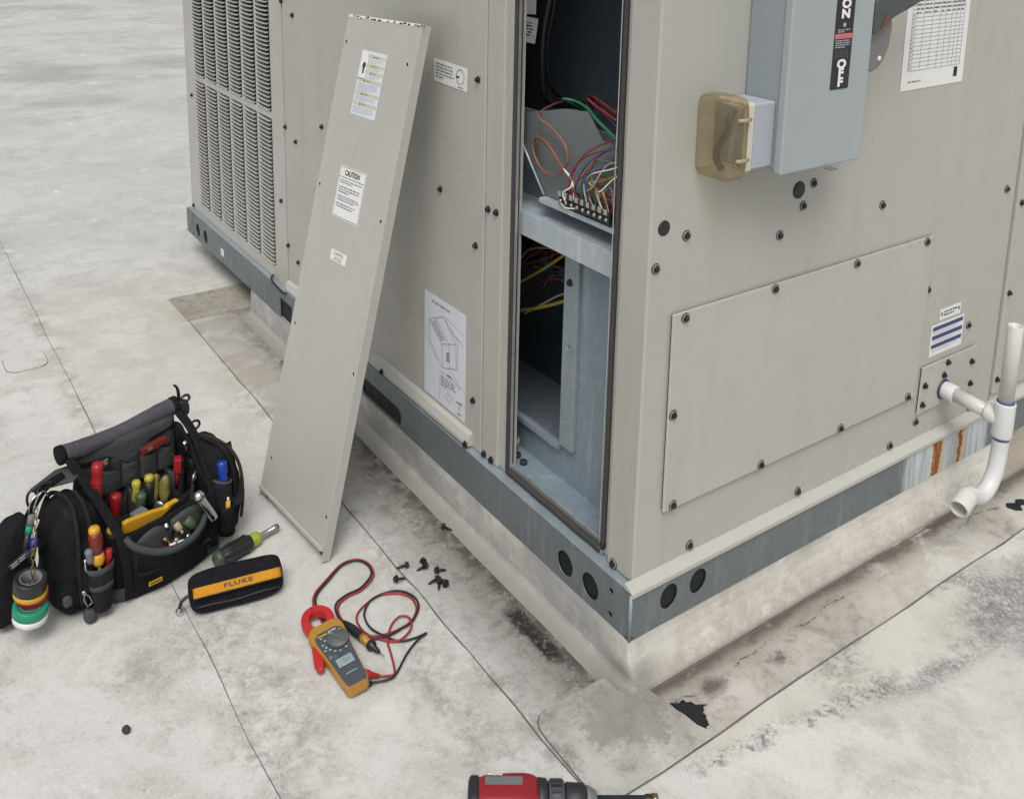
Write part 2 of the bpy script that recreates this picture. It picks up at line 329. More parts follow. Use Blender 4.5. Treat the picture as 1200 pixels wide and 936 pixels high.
class MB:
    def __init__(s): s.v = []; s.f = []; s.mi = []; s.sm = []
    def add(s, vs, fs, mat=0, smooth=False, M=None):
        o = len(s.v)
        for q in vs:
            q = Vector(q); s.v.append(M @ q if M is not None else q)
        for f in fs: s.f.append([i + o for i in f]); s.mi.append(mat); s.sm.append(smooth)
        return s
    def box(s, x0, x1, y0, y1, z0, z1, mat=0, M=None):
        vs = [(x, y, z) for z in (z0, z1) for y in (y0, y1) for x in (x0, x1)]
        return s.add(vs, [(0, 2, 3, 1), (4, 5, 7, 6), (0, 1, 5, 4), (2, 6, 7, 3), (0, 4, 6, 2), (1, 3, 7, 5)], mat, False, M)
    def prism(s, poly, z0, z1, mat=0, M=None, holes=(), smooth=False):
        loops = [list(poly)] + [list(h) for h in holes]
        flat = [p for l in loops for p in l]; n = len(flat)
        tr = tessellate_polygon([[Vector((p[0], p[1], 0)) for p in l] for l in loops])
        vs = [(p[0], p[1], z0) for p in flat] + [(p[0], p[1], z1) for p in flat]
        fs = []
        for a, b, c in tr:
            A, B, Cc = flat[a], flat[b], flat[c]
            if (B[0] - A[0]) * (Cc[1] - A[1]) - (B[1] - A[1]) * (Cc[0] - A[0]) < 0: b, c = c, b
            fs.append((a + n, b + n, c + n)); fs.append((a, c, b))
        s.add(vs, fs, mat, False, M); base = len(s.v) - 2 * n
        o = 0
        for li, l in enumerate(loops):
            k = len(l); ar = sum(l[i][0] * l[(i + 1) % k][1] - l[(i + 1) % k][0] * l[i][1] for i in range(k))
            fw = (ar > 0) == (li == 0)
            for i in range(k):
                a, b = o + i, o + (i + 1) % k
                f = (a, b, b + n, a + n) if fw else (b, a, a + n, b + n)
                s.f.append([q + base for q in f]); s.mi.append(mat); s.sm.append(smooth)
            o += k
        return s
    def lathe(s, prof, n=20, mat=0, M=None, smooth=True, sx=1, sy=1, cap=True):
        vs = []; fs = []; k = len(prof)
        for i in range(n):
            a = 2 * math.pi * i / n
            for r, h in prof: vs.append((r * math.cos(a) * sx, r * math.sin(a) * sy, h))
        for i in range(n):
            j = (i + 1) % n
            for q in range(k - 1): fs.append((i * k + q, j * k + q, j * k + q + 1, i * k + q + 1))
        s.add(vs, fs, mat, smooth, M)
        if cap:
            b = len(s.v) - n * k
            s.f.append([b + i * k for i in reversed(range(n))]); s.mi.append(mat); s.sm.append(False)
            s.f.append([b + i * k + k - 1 for i in range(n)]); s.mi.append(mat); s.sm.append(False)
        return s
    def tube(s, path, r, n=8, mat=0, closed=False, flat=None, M=None, up=(0, 0, 1)):
        P = [Vector(p) for p in path]; L = len(P); vs = []; fs = []
        pn = None
        for i, p in enumerate(P):
            if closed: t = P[(i + 1) % L] - P[i - 1]
            else: t = P[min(i + 1, L - 1)] - P[max(i - 1, 0)]
            t = t.normalized() if t.length > 1e-9 else Vector((1, 0, 0))
            if flat is None:
                if pn is None: pn = t.orthogonal().normalized()
                a = (pn - t * pn.dot(t)); a = a.normalized() if a.length > 1e-6 else t.orthogonal().normalized(); pn = a
            else:
                a = Vector(up) - t * Vector(up).dot(t); a = a.normalized() if a.length > 1e-6 else t.orthogonal().normalized()
            b = t.cross(a); rr = r(i / (L - 1)) if callable(r) else r
            for k in range(n):
                q = 2 * math.pi * k / n
                if flat is None: vs.append(p + (a * math.cos(q) + b * math.sin(q)) * rr)
                else:
                    cx, cy = math.cos(q), math.sin(q); e = .35
                    vs.append(p + a * flat * math.copysign(abs(cx) ** e, cx) + b * rr * math.copysign(abs(cy) ** e, cy))
        for i in range(L if closed else L - 1):
            j = (i + 1) % L
            for k in range(n): fs.append((i * n + k, i * n + (k + 1) % n, j * n + (k + 1) % n, j * n + k))
        if not closed: fs.append(list(reversed(range(n)))); fs.append([(L - 1) * n + k for k in range(n)])
        return s.add(vs, fs, mat, True, M)
    def cushion(s, c, h, e=4., n=10, mat=0, M=None, amp=0., ns=14., seed=0, fn=None):
        for ax in range(3):
            for sg in (-1, 1):
                vs = []
                for i in range(n + 1):
                    for j in range(n + 1):
                        a = math.tan((i / n * 2 - 1) * .78) / math.tan(.78); b = math.tan((j / n * 2 - 1) * .78) / math.tan(.78)
                        q = [0, 0, 0]; q[ax] = sg; q[(ax + 1) % 3] = a; q[(ax + 2) % 3] = b
                        k = sum(abs(x) ** e for x in q) ** (1 / e)
                        p = Vector((q[0] / k * h[0], q[1] / k * h[1], q[2] / k * h[2]))
                        if fn: p = fn(p)
                        if amp:
                            w = noise.noise(p * ns + Vector((seed, seed, 0))) + .5 * noise.noise(p * ns * 2.3 + Vector((0, seed, 3)))
                            p = p + Vector(q).normalized() * amp * w
                        vs.append(p + Vector(c))
                fs = []
                for i in range(n):
                    for j in range(n):
                        a = i * (n + 1) + j; f = (a, a + n + 1, a + n + 2, a + 1)
                        fs.append(f if sg > 0 else f[::-1])
                s.add(vs, fs, mat, True, M)
        return s
    def grid(s, fn, nu, nv, mat=0, M=None, both=0.):
        vs = [fn(i / nu, j / nv) for i in range(nu + 1) for j in range(nv + 1)]
        fs = [(i * (nv + 1) + j, (i + 1) * (nv + 1) + j, (i + 1) * (nv + 1) + j + 1, i * (nv + 1) + j + 1) for i in range(nu) for j in range(nv)]
        return s.add(vs, fs, mat, True, M)
    def mesh(s, name, mats):
        me = bpy.data.meshes.new(name); me.from_pydata([tuple(q) for q in s.v], [], s.f)
        for q in mats: me.materials.append(MATS[q])
        for p, i, sm in zip(me.polygons, s.mi, s.sm): p.material_index = i; p.use_smooth = sm
        me.validate(); me.update(); return me
    def build(s, name, mats, parent=None, bevel=0., solid=0., weld=False, M=None, seg=2, subs=0):
        mats = [mats] if isinstance(mats, str) else mats
        me = s.mesh(name, mats)
        if weld:
            bm = bmesh.new(); bm.from_mesh(me); bmesh.ops.remove_doubles(bm, verts=bm.verts, dist=1e-5); bmesh.ops.recalc_face_normals(bm, faces=bm.faces); bm.to_mesh(me); bm.free()
        return link(name, me, parent, bevel, solid, M, seg, subs)
def link(name, me, parent=None, bevel=0., solid=0., M=None, seg=2, subs=0):
    o = bpy.data.objects.new(name, me); C.objects.link(o)
    if parent: o.parent = parent
    if M is not None: o.matrix_local = M
    if solid:
        q = o.modifiers.new('s', 'SOLIDIFY'); q.thickness = solid; q.offset = 0
    if bevel:
        q = o.modifiers.new('b', 'BEVEL'); q.width = bevel; q.segments = seg; q.limit_method = 'ANGLE'; q.angle_limit = math.radians(40)
    if subs:
        q = o.modifiers.new('u', 'SUBSURF'); q.levels = subs; q.render_levels = subs
    return o
def tag(o, label, cat, group=None):
    o['label'] = label; o['category'] = cat
    if group: o['group'] = group
    return o
def thing(name, label, cat, M=None, group=None):
    o = bpy.data.objects.new(name, None); C.objects.link(o); o.empty_display_size = .05
    if M is not None: o.matrix_world = M
    return tag(o, label, cat, group)
def structure(o): o['kind'] = 'structure'; return o
def circle(cx, cy, r, n=24, ry=None):
    ry = ry or r; return [(cx + r * math.cos(2 * math.pi * i / n), cy + ry * math.sin(2 * math.pi * i / n)) for i in range(n)]
def rrect(x0, x1, y0, y1, r, n=5):
    out = []
    for cx, cy, a0 in ((x1 - r, y1 - r, 0), (x0 + r, y1 - r, 90), (x0 + r, y0 + r, 180), (x1 - r, y0 + r, 270)):
        for i in range(n + 1):
            a = math.radians(a0 + 90 * i / n); out.append((cx + r * math.cos(a), cy + r * math.sin(a)))
    return out
_txt = {}
def text_mesh(body, size, mat, spacing=1.0, sx=1.0, bold=0.0, shear=0.):
    cu = bpy.data.curves.new('t', 'FONT'); cu.body = body; cu.size = size; cu.align_x = 'CENTER'; cu.align_y = 'CENTER'; cu.space_character = spacing; cu.offset = bold; cu.shear = shear
    cu.resolution_u = 3
    ob = bpy.data.objects.new('t', cu); C.objects.link(ob)
    bpy.context.view_layer.update()
    me = bpy.data.meshes.new_from_object(ob.evaluated_get(bpy.context.evaluated_depsgraph_get()))
    bpy.data.objects.remove(ob)
    for v in me.vertices: v.co.x *= sx
    me.materials.clear(); me.materials.append(MATS[mat]); return me
def sticker(parent, M, w_, h_, mat='label', items=(), name='sticker', label=None):
    """flat printed sheet: origin lower left, x right, y up, z out"""
    o = MB().prism(rrect(0, w_, 0, h_, min(.0012, h_ * .1), 2), 0, .0004).build(name, mat, parent, M=M)
    if label: o['label'] = label
    pr = MB(); used = []
    def mi(q):
        if q not in used: used.append(q)
        return used.index(q)
    for it in items:
        if it[0] == 'rect': _, x0, y0, x1, y1, q = it; pr.box(x0, x1, y0, y1, .0005, .0006, mi(q))
        elif it[0] == 'poly': _, pts, q = it; pr.prism(pts, .0006, .0008, mi(q))
        elif it[0] == 'line':
            _, x0, y0, x1, y1, wd, q = it; d = Vector((x1 - x0, y1 - y0)); nn = Vector((-d.y, d.x)).normalized() * wd / 2
            pr.add([(x0 + nn.x, y0 + nn.y, .0008), (x0 - nn.x, y0 - nn.y, .0008), (x1 - nn.x, y1 - nn.y, .0008), (x1 + nn.x, y1 + nn.y, .0008)], [(0, 1, 2, 3)], mi(q))
        elif it[0] == 'para':
            _, x0, y0, x1, y1, nl, q = it; lh = (y1 - y0) / nl
            for k in range(nl):
                yy = y1 - (k + .8) * lh; xx = x0; end = x1 - (random.uniform(.0, .12) if k < nl - 1 else random.uniform(.2, .6)) * (x1 - x0)
                while xx < end:
                    wl = min(random.uniform(.9, 3.4) * lh * .8, end - xx)
                    pr.box(xx, xx + wl, yy, yy + lh * .45, .0007, .0008, mi(q)); xx += wl + lh * .45
        elif it[0] == 'text':
            _, cx, cy, body, size, q, *ex = it; ex = ex[0] if ex else {}
            rot = ex.pop('rot', 0)
            link('lettering', text_mesh(body, size, q, **ex), o, M=Matrix.Translation((cx, cy, .0009)) @ Matrix.Rotation(rot, 4, 'Z'))
    if pr.f: pr.build('print', used, o)
    return o

# ================================================================== ROOF
X0 = -60
roof = structure(MB().add([(-90, -90, 0), (90, -90, 0), (90, 90, 0), (-90, 90, 0)], [(0, 1, 2, 3)]).build('roof', 'roof_main'))
roof['label'] = 'weathered white roof membrane'
def wavy(a, b, n, amp, seed=0.):
    a, b = Vector(a), Vector(b); d = (b - a).normalized(); q = Vector((-d.y, d.x)); out = []
    for i in range(n):
        p = a + (b - a) * i / n; out.append(tuple(p + q * amp * noise.noise(Vector((i * .37, seed, 1.3)))))
    return out
# lapped sheet left of the long seam
MB().prism(wavy((-.5235, -3), (-.5235, 8), 160, .004, 2) + [(-60, 8), (-60, -3)], .0003, .0018).build('membrane_sheet', 'roof_sheet', roof)
MB().prism(wavy((-.168, -.14), (-.165, 1.885), 60, .003, 5) + [(.1, 1.885), (.1, -.14)], .0003, .0024).build('flashing_strip', 'roof_left', roof)
plain('grime', (.13, .12, .105), .85, var=.5, scale=60)
def seam_line(pts, z, r_=.0016): return MB().tube([(a, b, z) for a, b in pts], lambda t_: r_ * (.35 + 1.3 * abs(noise.noise(Vector((t_ * 60, r_ * 1000, 0))))), 5).build('seam_grime', 'grime', roof)
seam_line(wavy((-.5228, -3), (-.5228, 8), 160, .004, 2), .0007, .0014); seam_line(wavy((-.1687, -.14), (-.1657, 1.885), 60, .003, 5), .0007, .0014)
tear = [(.028, -.050), (.044, -.062), (.058, -.060), (.060, -.070), (.069, -.074), (.071, -.084), (.080, -.088), (.092, -.098), (.078, -.100), (.075, -.106), (.069, -.107), (.070, -.116), (.064, -.120), (.062, -.128), (.058, -.130), (.057, -.136), (.046, -.137), (.037, -.120), (.034, -.09), (.028, -.07)]
seam_line(wavy((-.02, -.1418), (3.0, -.1378), 70, .0035, 9), .0008, .0019)
tear = [(.038 + (a - .038) * .74, -.100 + (b + .100) * .78) for a, b in tear]
MB().tube([(a, b, .0042 + .0022 * abs(noise.noise(Vector((i * .9, 2, 0))))) for i, (a, b) in enumerate(tear[1:-3])], .0013, 6).build('curled_edge', 'roof_right', roof)
MB().prism(wavy((-.02, -.141), (3.0, -.137), 70, .0035, 9) + [(3.0, .1), (-.02, .1)], .0005, .0036, holes=[tear]).build('flashing_strip', 'roof_right', roof)
MB().prism([(.0, -.02), (.11, -.02), (.11, -.134), (.0, -.134)], .0008, .0026).build('exposed_underlay', 'asphalt_under', roof)
patch = [(-.120, .040), (-.145, .036), (-.158, .026), (-.165, .008), (-.166, -.02), (-.168, -.10), (-.172, -.6), (-.168, -1.2), (-.02, -1.2), (-.075, -.60), (-.090, -.17), (.036, -.150), (.030, -.06), (.016, -.030), (.01, .02), (-.03, .032)]
patch = [(-.03, .031), (-.132, .031), (-.148, .028), (-.158, .020), (-.1635, .008), (-.165, -.01), (-.167, -.1425), (-.060, -.1455), (.038, -.1445), (.031, -.085), (.022, -.032), (.012, .02)]
seam_line([(a - .0006, b - (.0006 if b < 0 else -.0006)) for a, b in patch[1:9]], .0036, .0012)
MB().prism(patch, .0037, .0056).build('corner_patch', 'roof_patch', roof, bevel=.0012)
MB().prism([(-.170, 1.700), (-.172, 1.884), (.12, 1.887), (.12, 1.700)], .0026, .0045).build('corner_patch', 'roof_old', roof, bevel=.001)
seam_line(rrect(-.6465, -.5475, 1.6215, 1.7265, .03, 6) + [rrect(-.6465, -.5475, 1.6215, 1.7265, .03, 6)[0]], .0021, .0020)
MB().prism(rrect(-.646, -.548, 1.622, 1.726, .03, 6), .0019, .0036).build('repair_patch', 'roof_sheet', roof, bevel=.0008)
# raised bead of sealant along the right curb foot and short lap on the corner
MB().tube(catmull([(.04 + i * .1, -.033 + .003 * noise.noise(Vector((i * .7, 0, 0))), .004) for i in range(15)], 3), lambda t_: .0012 + .0028 * abs(noise.noise(Vector((t_ * 40, 0, 0)))), 6).build('sealant_bead', 'grime', roof)

# ================================================================== CURB
prof = [(.032, .0030), (.026, .0052), (.015, .0085), (.008, .0150), (.0045, .026), (.002, .045), (-.003, .079), (-.03, .081)]   # outward offset, height
mb = MB()
def ring(d, e):
    pts = [(1.46, -e)]
    for i in range(36): pts.append((1.40 - i * .0385, -e))
    R_ = .004
    for i in range(7):
        a = math.pi * (1.5 - i / 12); pts.append((R_ + (R_ + d) * math.cos(a), R_ + (R_ + e) * math.sin(a)))
    for i in range(44): pts.append((-d, .03 + i * 1.615 / 43))
    for i in range(1, 6):
        a = math.pi - math.pi / 2 * i / 5; pts.append((R_ + (R_ + d) * math.cos(a), 1.645 + (R_ * .2 + d) * math.sin(a)))
    pts.append((1.46, 1.645 + d + .004)); return pts
def curb_sheet(prf, smooth):
    rows = [[(x + .0018 * noise.noise(Vector((x * 9, y * 9, h * 25))), y + .0018 * noise.noise(Vector((x * 9 + 9, y * 9, h * 25))), h + (.0012 * noise.noise(Vector((x * 20, y * 20, 4))) if h < .02 else 0)) for x, y in ring(d, -.0015 + .0335 * max(0, 1 - h / .08) ** 2.0)] for d, h in prf]
    n_ = len(rows[0]); vs_ = [p for r_ in rows for p in r_]
    mb.add(vs_, [(k * n_ + i, k * n_ + i + 1, (k + 1) * n_ + i + 1, (k + 1) * n_ + i) for k in range(len(rows) - 1) for i in range(n_ - 1)], 0, smooth)
curb_sheet([(.0335, .0028), (.027, .0044), (.019, .0062), (.012, .0092), (.0075, .0132)], True)
curb_sheet([(.0075, .0132), (.0050, .0165), (.0040, .020)], True)
curb_sheet([(.0040, .020), (.0032, .034), (.0022, .050), (.0012, .066), (0, .0795), (-.03, .081)], False)
cb = mb.build('roof_curb', 'curb')
tag(cb, 'low white membrane wrapped curb with dirty flared foot under the grey base rail', 'curb')

# ================================================================== AIR CONDITIONER
P = .015
TOP = 1.30
YL, XR = 2.25, 1.42
unit = thing('rooftop_air_conditioner', 'large beige packaged rooftop air conditioner with an open control compartment at its corner', 'air conditioner')
LM = lambda y, z, d=0: basis((P - d, y, z), (0, -1, 0), (0, 0, 1))            # on the left face, x to the viewer's right
RM = lambda x, z, d=0: basis((x, P - d, z), (1, 0, 0), (0, 0, 1))            # on the right face
# base rails with round holes and slots
def hl(y, z, r, rz=None): return circle(-y, z, r, 24, rz)
slot = rrect(-.925, -.735, .083, .125, .020, 6)
sq = rrect(-1.42, -1.338, .078, .138, .004, 2)
lh = [hl(.163, .115, .021, .022), hl(.097, .115, .021, .022), hl(2.138, .115, .021, .022), hl(2.060, .115, .021, .022), slot, sq, hl(.046, .14, .005), hl(.046, .098, .005), hl(2.205, .138, .004), hl(2.205, .095, .004), hl(.397, .131, .0018), hl(.365, .130, .0018)]
M0 = basis((0, 0, 0), (0, -1, 0), (0, 0, 1))
rail = MB().prism([(-YL, .08), (-.0005, .08), (-.0005, .163), (-YL, .163)], -.0025, 0, 0, M0, lh).build('base_rail', 'galv_rail', unit)
MB().box(.0003, .034, .0005, YL, .1634, .1652).build('rail_lip', 'galv_lit', rail, bevel=.0008)
MB().box(.0004, .06, YL - .003, YL, .081, .1632).build('rail_end', 'galv_rail', rail)
MB().box(-.0012, .0002, 2.188, 2.2515, .0815, .1628).build('corner_bracket', 'galv_rail', rail)
M1 = basis((0, 0, 0), (1, 0, 0), (0, 0, 1))
rail2 = MB().prism([(.0035, .08), (XR, .08), (XR, .163), (.0035, .163)], -.0025, 0, 0, M1, [circle(.147, .125, .019, 24, .022), circle(.082, .125, .019, 24, .022)]).build('base_rail', 'galv_rail', unit)
MB().box(.0343, XR, .0003, .034, .1634, .1652).build('rail_lip', 'galv_lit', rail2)
MB().tube([(.0005, .0005, .081), (.0005, .0005, .163)], .0028, 10).build('corner_bend', 'galv_lit', rail2)
MB().box(.0045, .0065, .0045, YL - .01, .0835, .1625).build('hole_shade_sheet', 'shade_black', unit)  # black sheets added to paint the shade behind the rail holes
MB().box(.0067, XR, .0045, .0065, .0835, .1625).build('hole_shade_sheet', 'shade_black', unit)
MB().box(.03, XR, .03, YL - .05, .083, .1).build('underside_shade', 'shade_black', unit)  # black box added to paint the darkness below the unit
# seam cap folded over the right rail
MB().prism([(.0148, .1655), (.0148, .1752), (.006, .1725), (-.0035, .1665), (-.0042, .1650), (-.0042, .1578), (-.0024, .1578), (-.0022, .1645)], -.0015, XR, 0, Matrix(((0, 0, 1, 0), (1, 0, 0, 0), (0, 1, 0, 0), (0, 0, 0, 1)))).build('drip_cap', 'paint_clean', unit, bevel=.0006)
# drip cap on the left panel
MB().prism([(.016, .197), (.007, .1915), (.001, .178), (.001, .170), (.010, .168), (.016, .168)], .476, 1.388, 0, Matrix(((1, 0, 0, 0), (0, 0, 1, 0), (0, 1, 0, 0), (0, 0, 0, 1)))).build('drip_cap', 'paint_clean', unit, bevel=.0012)
# ---- panels of the left face
side = MB().box(P, P + .02, .4475, 1.3905, .1665, TOP).build('side_panel', 'paint', unit, bevel=.002)
MB().box(P, P + .03, .3905, .4440, .1665, TOP).build('corner_post', 'paint', unit, bevel=.0022)
MB().box(P + .010, P + .03, .372, .3905, .1667, TOP).build('door_jamb', 'paint', unit)
MB().box(P + .0045, P + .02, .3650, .372, .1668, TOP).build('gasket_or_gap_shade', 'gasket_or_gap_shade', unit, bevel=.002)
MB().box(P + .010, P + .014, .3622, .3648, .1768, TOP).build('jamb_edge', 'edge_metal', unit)
MB().box(P + .010, P + .03, .0765, .0925, .1667, TOP).build('door_jamb', 'paint', unit)
gk = MB().tube(catmull([(P + .008, .0945 + .0016 * noise.noise(Vector((z_ * 9, 3, 0))), .18 + z_) for z_ in [i * .07 for i in range(17)]], 4), .0048, 8)
gk.build('gasket_or_gap_shade', 'gasket_or_gap_shade', unit)
MB().tube(catmull([(P + .003, .0992 + .0009 * noise.noise(Vector((i * .5, 5, 0))), .185 + i * .07) for i in range(17)], 3), .0010, 6).build('gasket_edge', 'edge_metal', unit)
MB().tube(catmull([(P + .006, .098 + i * .266 / 8, .1735 + .0008 * math.sin(i * 2.1)) for i in range(9)], 3), .0055, 8).build('gasket_or_gap_shade', 'gasket_or_gap_shade', unit)
MB().box(P + .012, P + .016, .099, .364, .172, .184).build('sill_edge', 'edge_metal', unit)
# corner post right of the opening and the right face
MB().box(P, P + .03, P + .0003, .0765, .1666, TOP).build('corner_post', 'paint', unit, bevel=.003, seg=3)
MB().box(P + .0006, 1.031, P, P + .02, .1666, TOP - .001).build('side_panel', 'paint', unit, bevel=.003, seg=3)
MB().box(1.034, XR, P - .006, P + .02, .190, TOP - .001).build('side_panel', 'paint', unit, bevel=.0025)
MB().box(1.034, XR, P - .0005, P + .02, .1667, .189).build('side_panel', 'paint', unit)
MB().box(P + .01, XR, P + .01, YL - .01, TOP + .0006, TOP + .05).build('top_cover', 'paint', unit, bevel=.006)
MB().box(XR - .02, XR - .001, P + .02, YL - .02, .166, TOP).build('side_panel', 'paint', unit)
MB().box(P + .02, XR - .02, YL - .04, YL - .02, .166, TOP).build('side_panel', 'paint', unit)
for y_ in (.44575, 1.3925): MB().box(P + .004, P + .006, y_ - .0018, y_ + .0018, .1668, TOP - .01).build('seam_shade_strip', 'shade_black', unit)  # black strips added to paint the shade inside the panel seams
MB().box(1.0312, 1.0338, P + .003, P + .005, .19, TOP - .01).build('seam_shade_strip', 'shade_black', unit)
# ---- louvred panel
lv = MB().prism([(-2.237, .1665), (-1.3945, .1665), (-1.3945, TOP), (-2.237, TOP)], -.02, 0, 0, LM(0, 0), [
    [(-2.140 + k * .1122, a), (-2.140 + k * .1122 + .0985, a), (-2.140 + k * .1122 + .0985, b), (-2.140 + k * .1122, b)] for k in range(6) for a, b in ((.203, .6195), (.6375, 1.235))]).build('louver_panel', 'paint_clean', unit)
MB().box(P + .024, P + .03, 1.42, 2.20, .19, 1.26).build('shade_backing', 'louver_shade', lv)  # dark sheet added to paint the shade behind the slats
MB().box(P + .0015, P + .02, 2.2372, 2.246, .1665, TOP).build('corner_post', 'paint_clean', unit)
PITCH = .01155
def slat_mb(mb, M=None):
    prof2 = [(-.0018, .0034), (-.0030, .0006), (.0035, .0016), (.0105, .0036)]
    nu = 8; vs = []
    for i in range(nu + 1):
        s_ = i / nu; k = 1 - abs(2 * s_ - 1) ** 6
        for (dx, dz) in prof2: vs.append((s_ * .0985, dz + (1 - k) * .0045, -dx))
    fs = [(i * 4 + j, (i + 1) * 4 + j, (i + 1) * 4 + j + 1, i * 4 + j + 1) for i in range(nu) for j in range(3)]
    return mb.add(vs, [f[::-1] for f in fs], 0, False, M)
slat_me = slat_mb(MB()).mesh('slat', ['paint_clean'])
extra = MB()
for k in range(6):
    for zone, (a, b) in enumerate(((.2035, .6195), (.638, 1.2345))):
        nrow = int((b - a) / PITCH)
        for r_ in range(nrow):
            M_ = LM(2.140 - k * .1122, a + r_ * PITCH + .001)
            if zone == 0 or r_ < 14: link('slat', slat_me, lv, M=M_)
            else: slat_mb(extra, M_)
ex = extra.build('slats', 'paint_clean', lv); ex['kind'] = 'stuff'
# ---- screws and hole plugs
smb = MB().lathe([(.0001, 0), (.0086, 0), (.0084, .0007), (.0072, .0010)], 20, 0)
smb.lathe([(.0056, .0008), (.0074, .0009), (.0071, .0016), (.0058, .0017)], 20, 1)
smb.lathe([(.0001, .0008), (.0057, .0008), (.0055, .0022), (.0046, .0030)], 18, 0)
smb.lathe([(.0046, .002), (.0046, .0050), (.0040, .0056), (.0001, .0056)], 6, 0, smooth=False)
SCREW = smb.mesh('screw', ['screw_dark', 'screw_ring'])
smb = MB().lathe([(.0001, 0), (.0066, 0), (.0066, .0012), (.0044, .0024)], 16, 0)
smb.lathe([(.0046, .002), (.0046, .0056), (.0039, .0063), (.0001, .0063)], 6, 0, smooth=False)
SCREW2 = smb.mesh('screw', ['screw_dark'])
def scr(me, M, parent=unit):
    return link('screw', me, parent, M=M @ Matrix.Rotation(random.uniform(-.07, .07), 4, 'X') @ Matrix.Rotation(random.uniform(-.07, .07), 4, 'Y') @ Matrix.Rotation(random.uniform(0, 1), 4, 'Z'))
for y, z in ((1.389, .942), (1.319, .914), (1.154, .664), (1.317, .592), (1.384, .617), (1.427, .406), (1.385, .294), (1.320, .267), (2.183, .562), (2.218, .178), (.472, .888), (.601, .652), (.473, .577), (.433, .658), (.407, .659), (.474, .265), (.433, .174), (.409, .174), (.060, .174)):
    scr(SCREW if y < .1 else SCREW2, LM(y, z))
for y in (.826, .478): scr(SCREW2, LM(y, .176, .014))
for x, z in ((.088, .721), (.029, .681), (.300, .682), (.137, .186), (.405, .186), (.677, .186), (.758, .211), (.912, .378), (.375, .758), (.353, .723), (.573, .688), (.996, .652), (.954, .184)):
    scr(SCREW, RM(x, z))
for x, z in ((1.047, .419), (1.043, .224), (1.05, .616)): scr(SCREW2, RM(x, z, .006))
for x, z, r in ((.339, .752, .0145), (.041, .741, .0115)):
    MB().lathe([(.0001, -.001), (r, -.001), (r, .0012), (r * .8, .002), (.0001, .002)], 28).build('hole_plug', 'tool_black', unit, M=RM(x, z))
# ---- raised access panel on the right face
acc = MB().prism([(.066, .274), (.737, .274), (.742, .603), (.064, .603)], .0030, .0072, 0, RM(0, 0)).build('access_panel', 'paint_panel', unit, bevel=.0022)
MB().prism([(.069, .277), (.734, .277), (.739, .600), (.067, .600)], -.001, .0030, 0, RM(0, 0)).build('gasket_or_gap_shade', 'gasket_or_gap_shade', acc)  # dark sheet added to paint the shadowed gap around the panel edge
for x, z in ((.089, .593), (.291, .595), (.505, .595), (.716, .595), (.709, .282), (.503, .281), (.290, .281), (.086, .281), (.075, .438)): scr(SCREW, RM(x, z, .0072), acc)
scr(SCREW, RM(.749, .490), acc)
pl = MB().prism([(.752, .229), (.947, .229), (.947, .328), (.754, .328)], .0025, .0056, 0, RM(0, 0)).build('drain_plate', 'paint_panel', unit, bevel=.0018)
MB().prism([(.755, .232), (.944, .232), (.944, .325), (.757, .325)], -.001, .0025, 0, RM(0, 0)).build('gasket_or_gap_shade', 'gasket_or_gap_shade', pl)  # dark sheet painting the same gap shadow under the drain plate
for x, z in ((.841, .318), (.931, .296), (.935, .246), (.832, .293), (.767, .288), (.765, .248)): scr(SCREW2, RM(x, z, .0056), pl)
# ---- printed labels on the unit
sticker(unit, LM(.627, .862, .0005), .118, .043, 'label', [('para', .006, .006, .072, .039, 5, 'ink_grey'), ('text', .094, .026, 'YORK', .010, 'ink', dict(bold=.0004)), ('poly', circle(.095, .026, .0165, 18, .0155), 'ink') if False else ('line', .085, .040, .104, .040, .0012, 'ink'), ('line', .085, .012, .104, .012, .0012, 'ink'), ('para', .085, .002, .114, .008, 1, 'ink_grey')], label='small white maker label with a logo') if False else None
lab = [('para', .006, .008, .072, .039, 5, 'ink_grey'), ('text', .0925, .024, 'DONAR', .0085, 'ink', dict(bold=.0004)), ('para', .088, .002, .114, .008, 1, 'ink_grey')]
lab = [('para', .006, .008, .074, .039, 5, 'ink_grey'), ('para', .082, .019, .104, .028, 1, 'ink'), ('para', .088, .002, .114, .008, 1, 'ink_grey')]
for k in range(20):
    a0, a1 = math.radians(-70 + k * 17), math.radians(-70 + (k + 1) * 17)
    lab.append(('line', .0945 + .0135 * math.cos(a0), .024 + .0135 * math.sin(a0), .0945 + .0135 * math.cos(a1), .024 + .0135 * math.sin(a1), .0013, 'ink'))
sticker(unit, LM(.627, .862, .0005) @ Matrix.Rotation(-.03, 4, 'Z'), .118, .044, 'label', lab, label='small white label with a round emblem')
# wiring-location drawing sheet
it = [('para', .030, .205, .125, .213, 1, 'ink_grey')]
def ln(a, b, wd=.0011, q='ink_grey'): it.append(('line', a[0], a[1], b[0], b[1], wd, q))
A, B, Cc, D = (.035, .112), (.085, .088), (.140, .110), (.092, .150)
A2, B2, C2, D2 = (.020, .165), (.070, .130), (.122, .150), (.075, .190)
for q in ((A2, B2), (B2, C2), (C2, D2), (D2, A2), (A2, (.022, .120)), (B2, (.072, .080)), (C2, (.124, .098)), ((.022, .120), (.072, .080)), ((.072, .080), (.124, .098)), ((.047, .178), (.097, .140)), ((.097, .140), (.100, .088)), (D2, (.130, .160)), ((.130, .160), (.128, .098))): ln(*q)
for k in range(9): ln((.030 + k * .0042, .160 - k * .003), (.046 + k * .0042, .172 - k * .0034), .0018)
for k in range(5): ln((.087, .118 - k * .004), (.098, .121 - k * .004), .0018, 'ink')
for q in (((.085, .192), (.150, .180)), ((.100, .170), (.150, .160)), ((.010, .118), (.050, .090)), ((.110, .085), (.140, .060)), ((.062, .07), (.062, .008)), ((.062, .07), (.152, .066))): ln(*q, .0008)
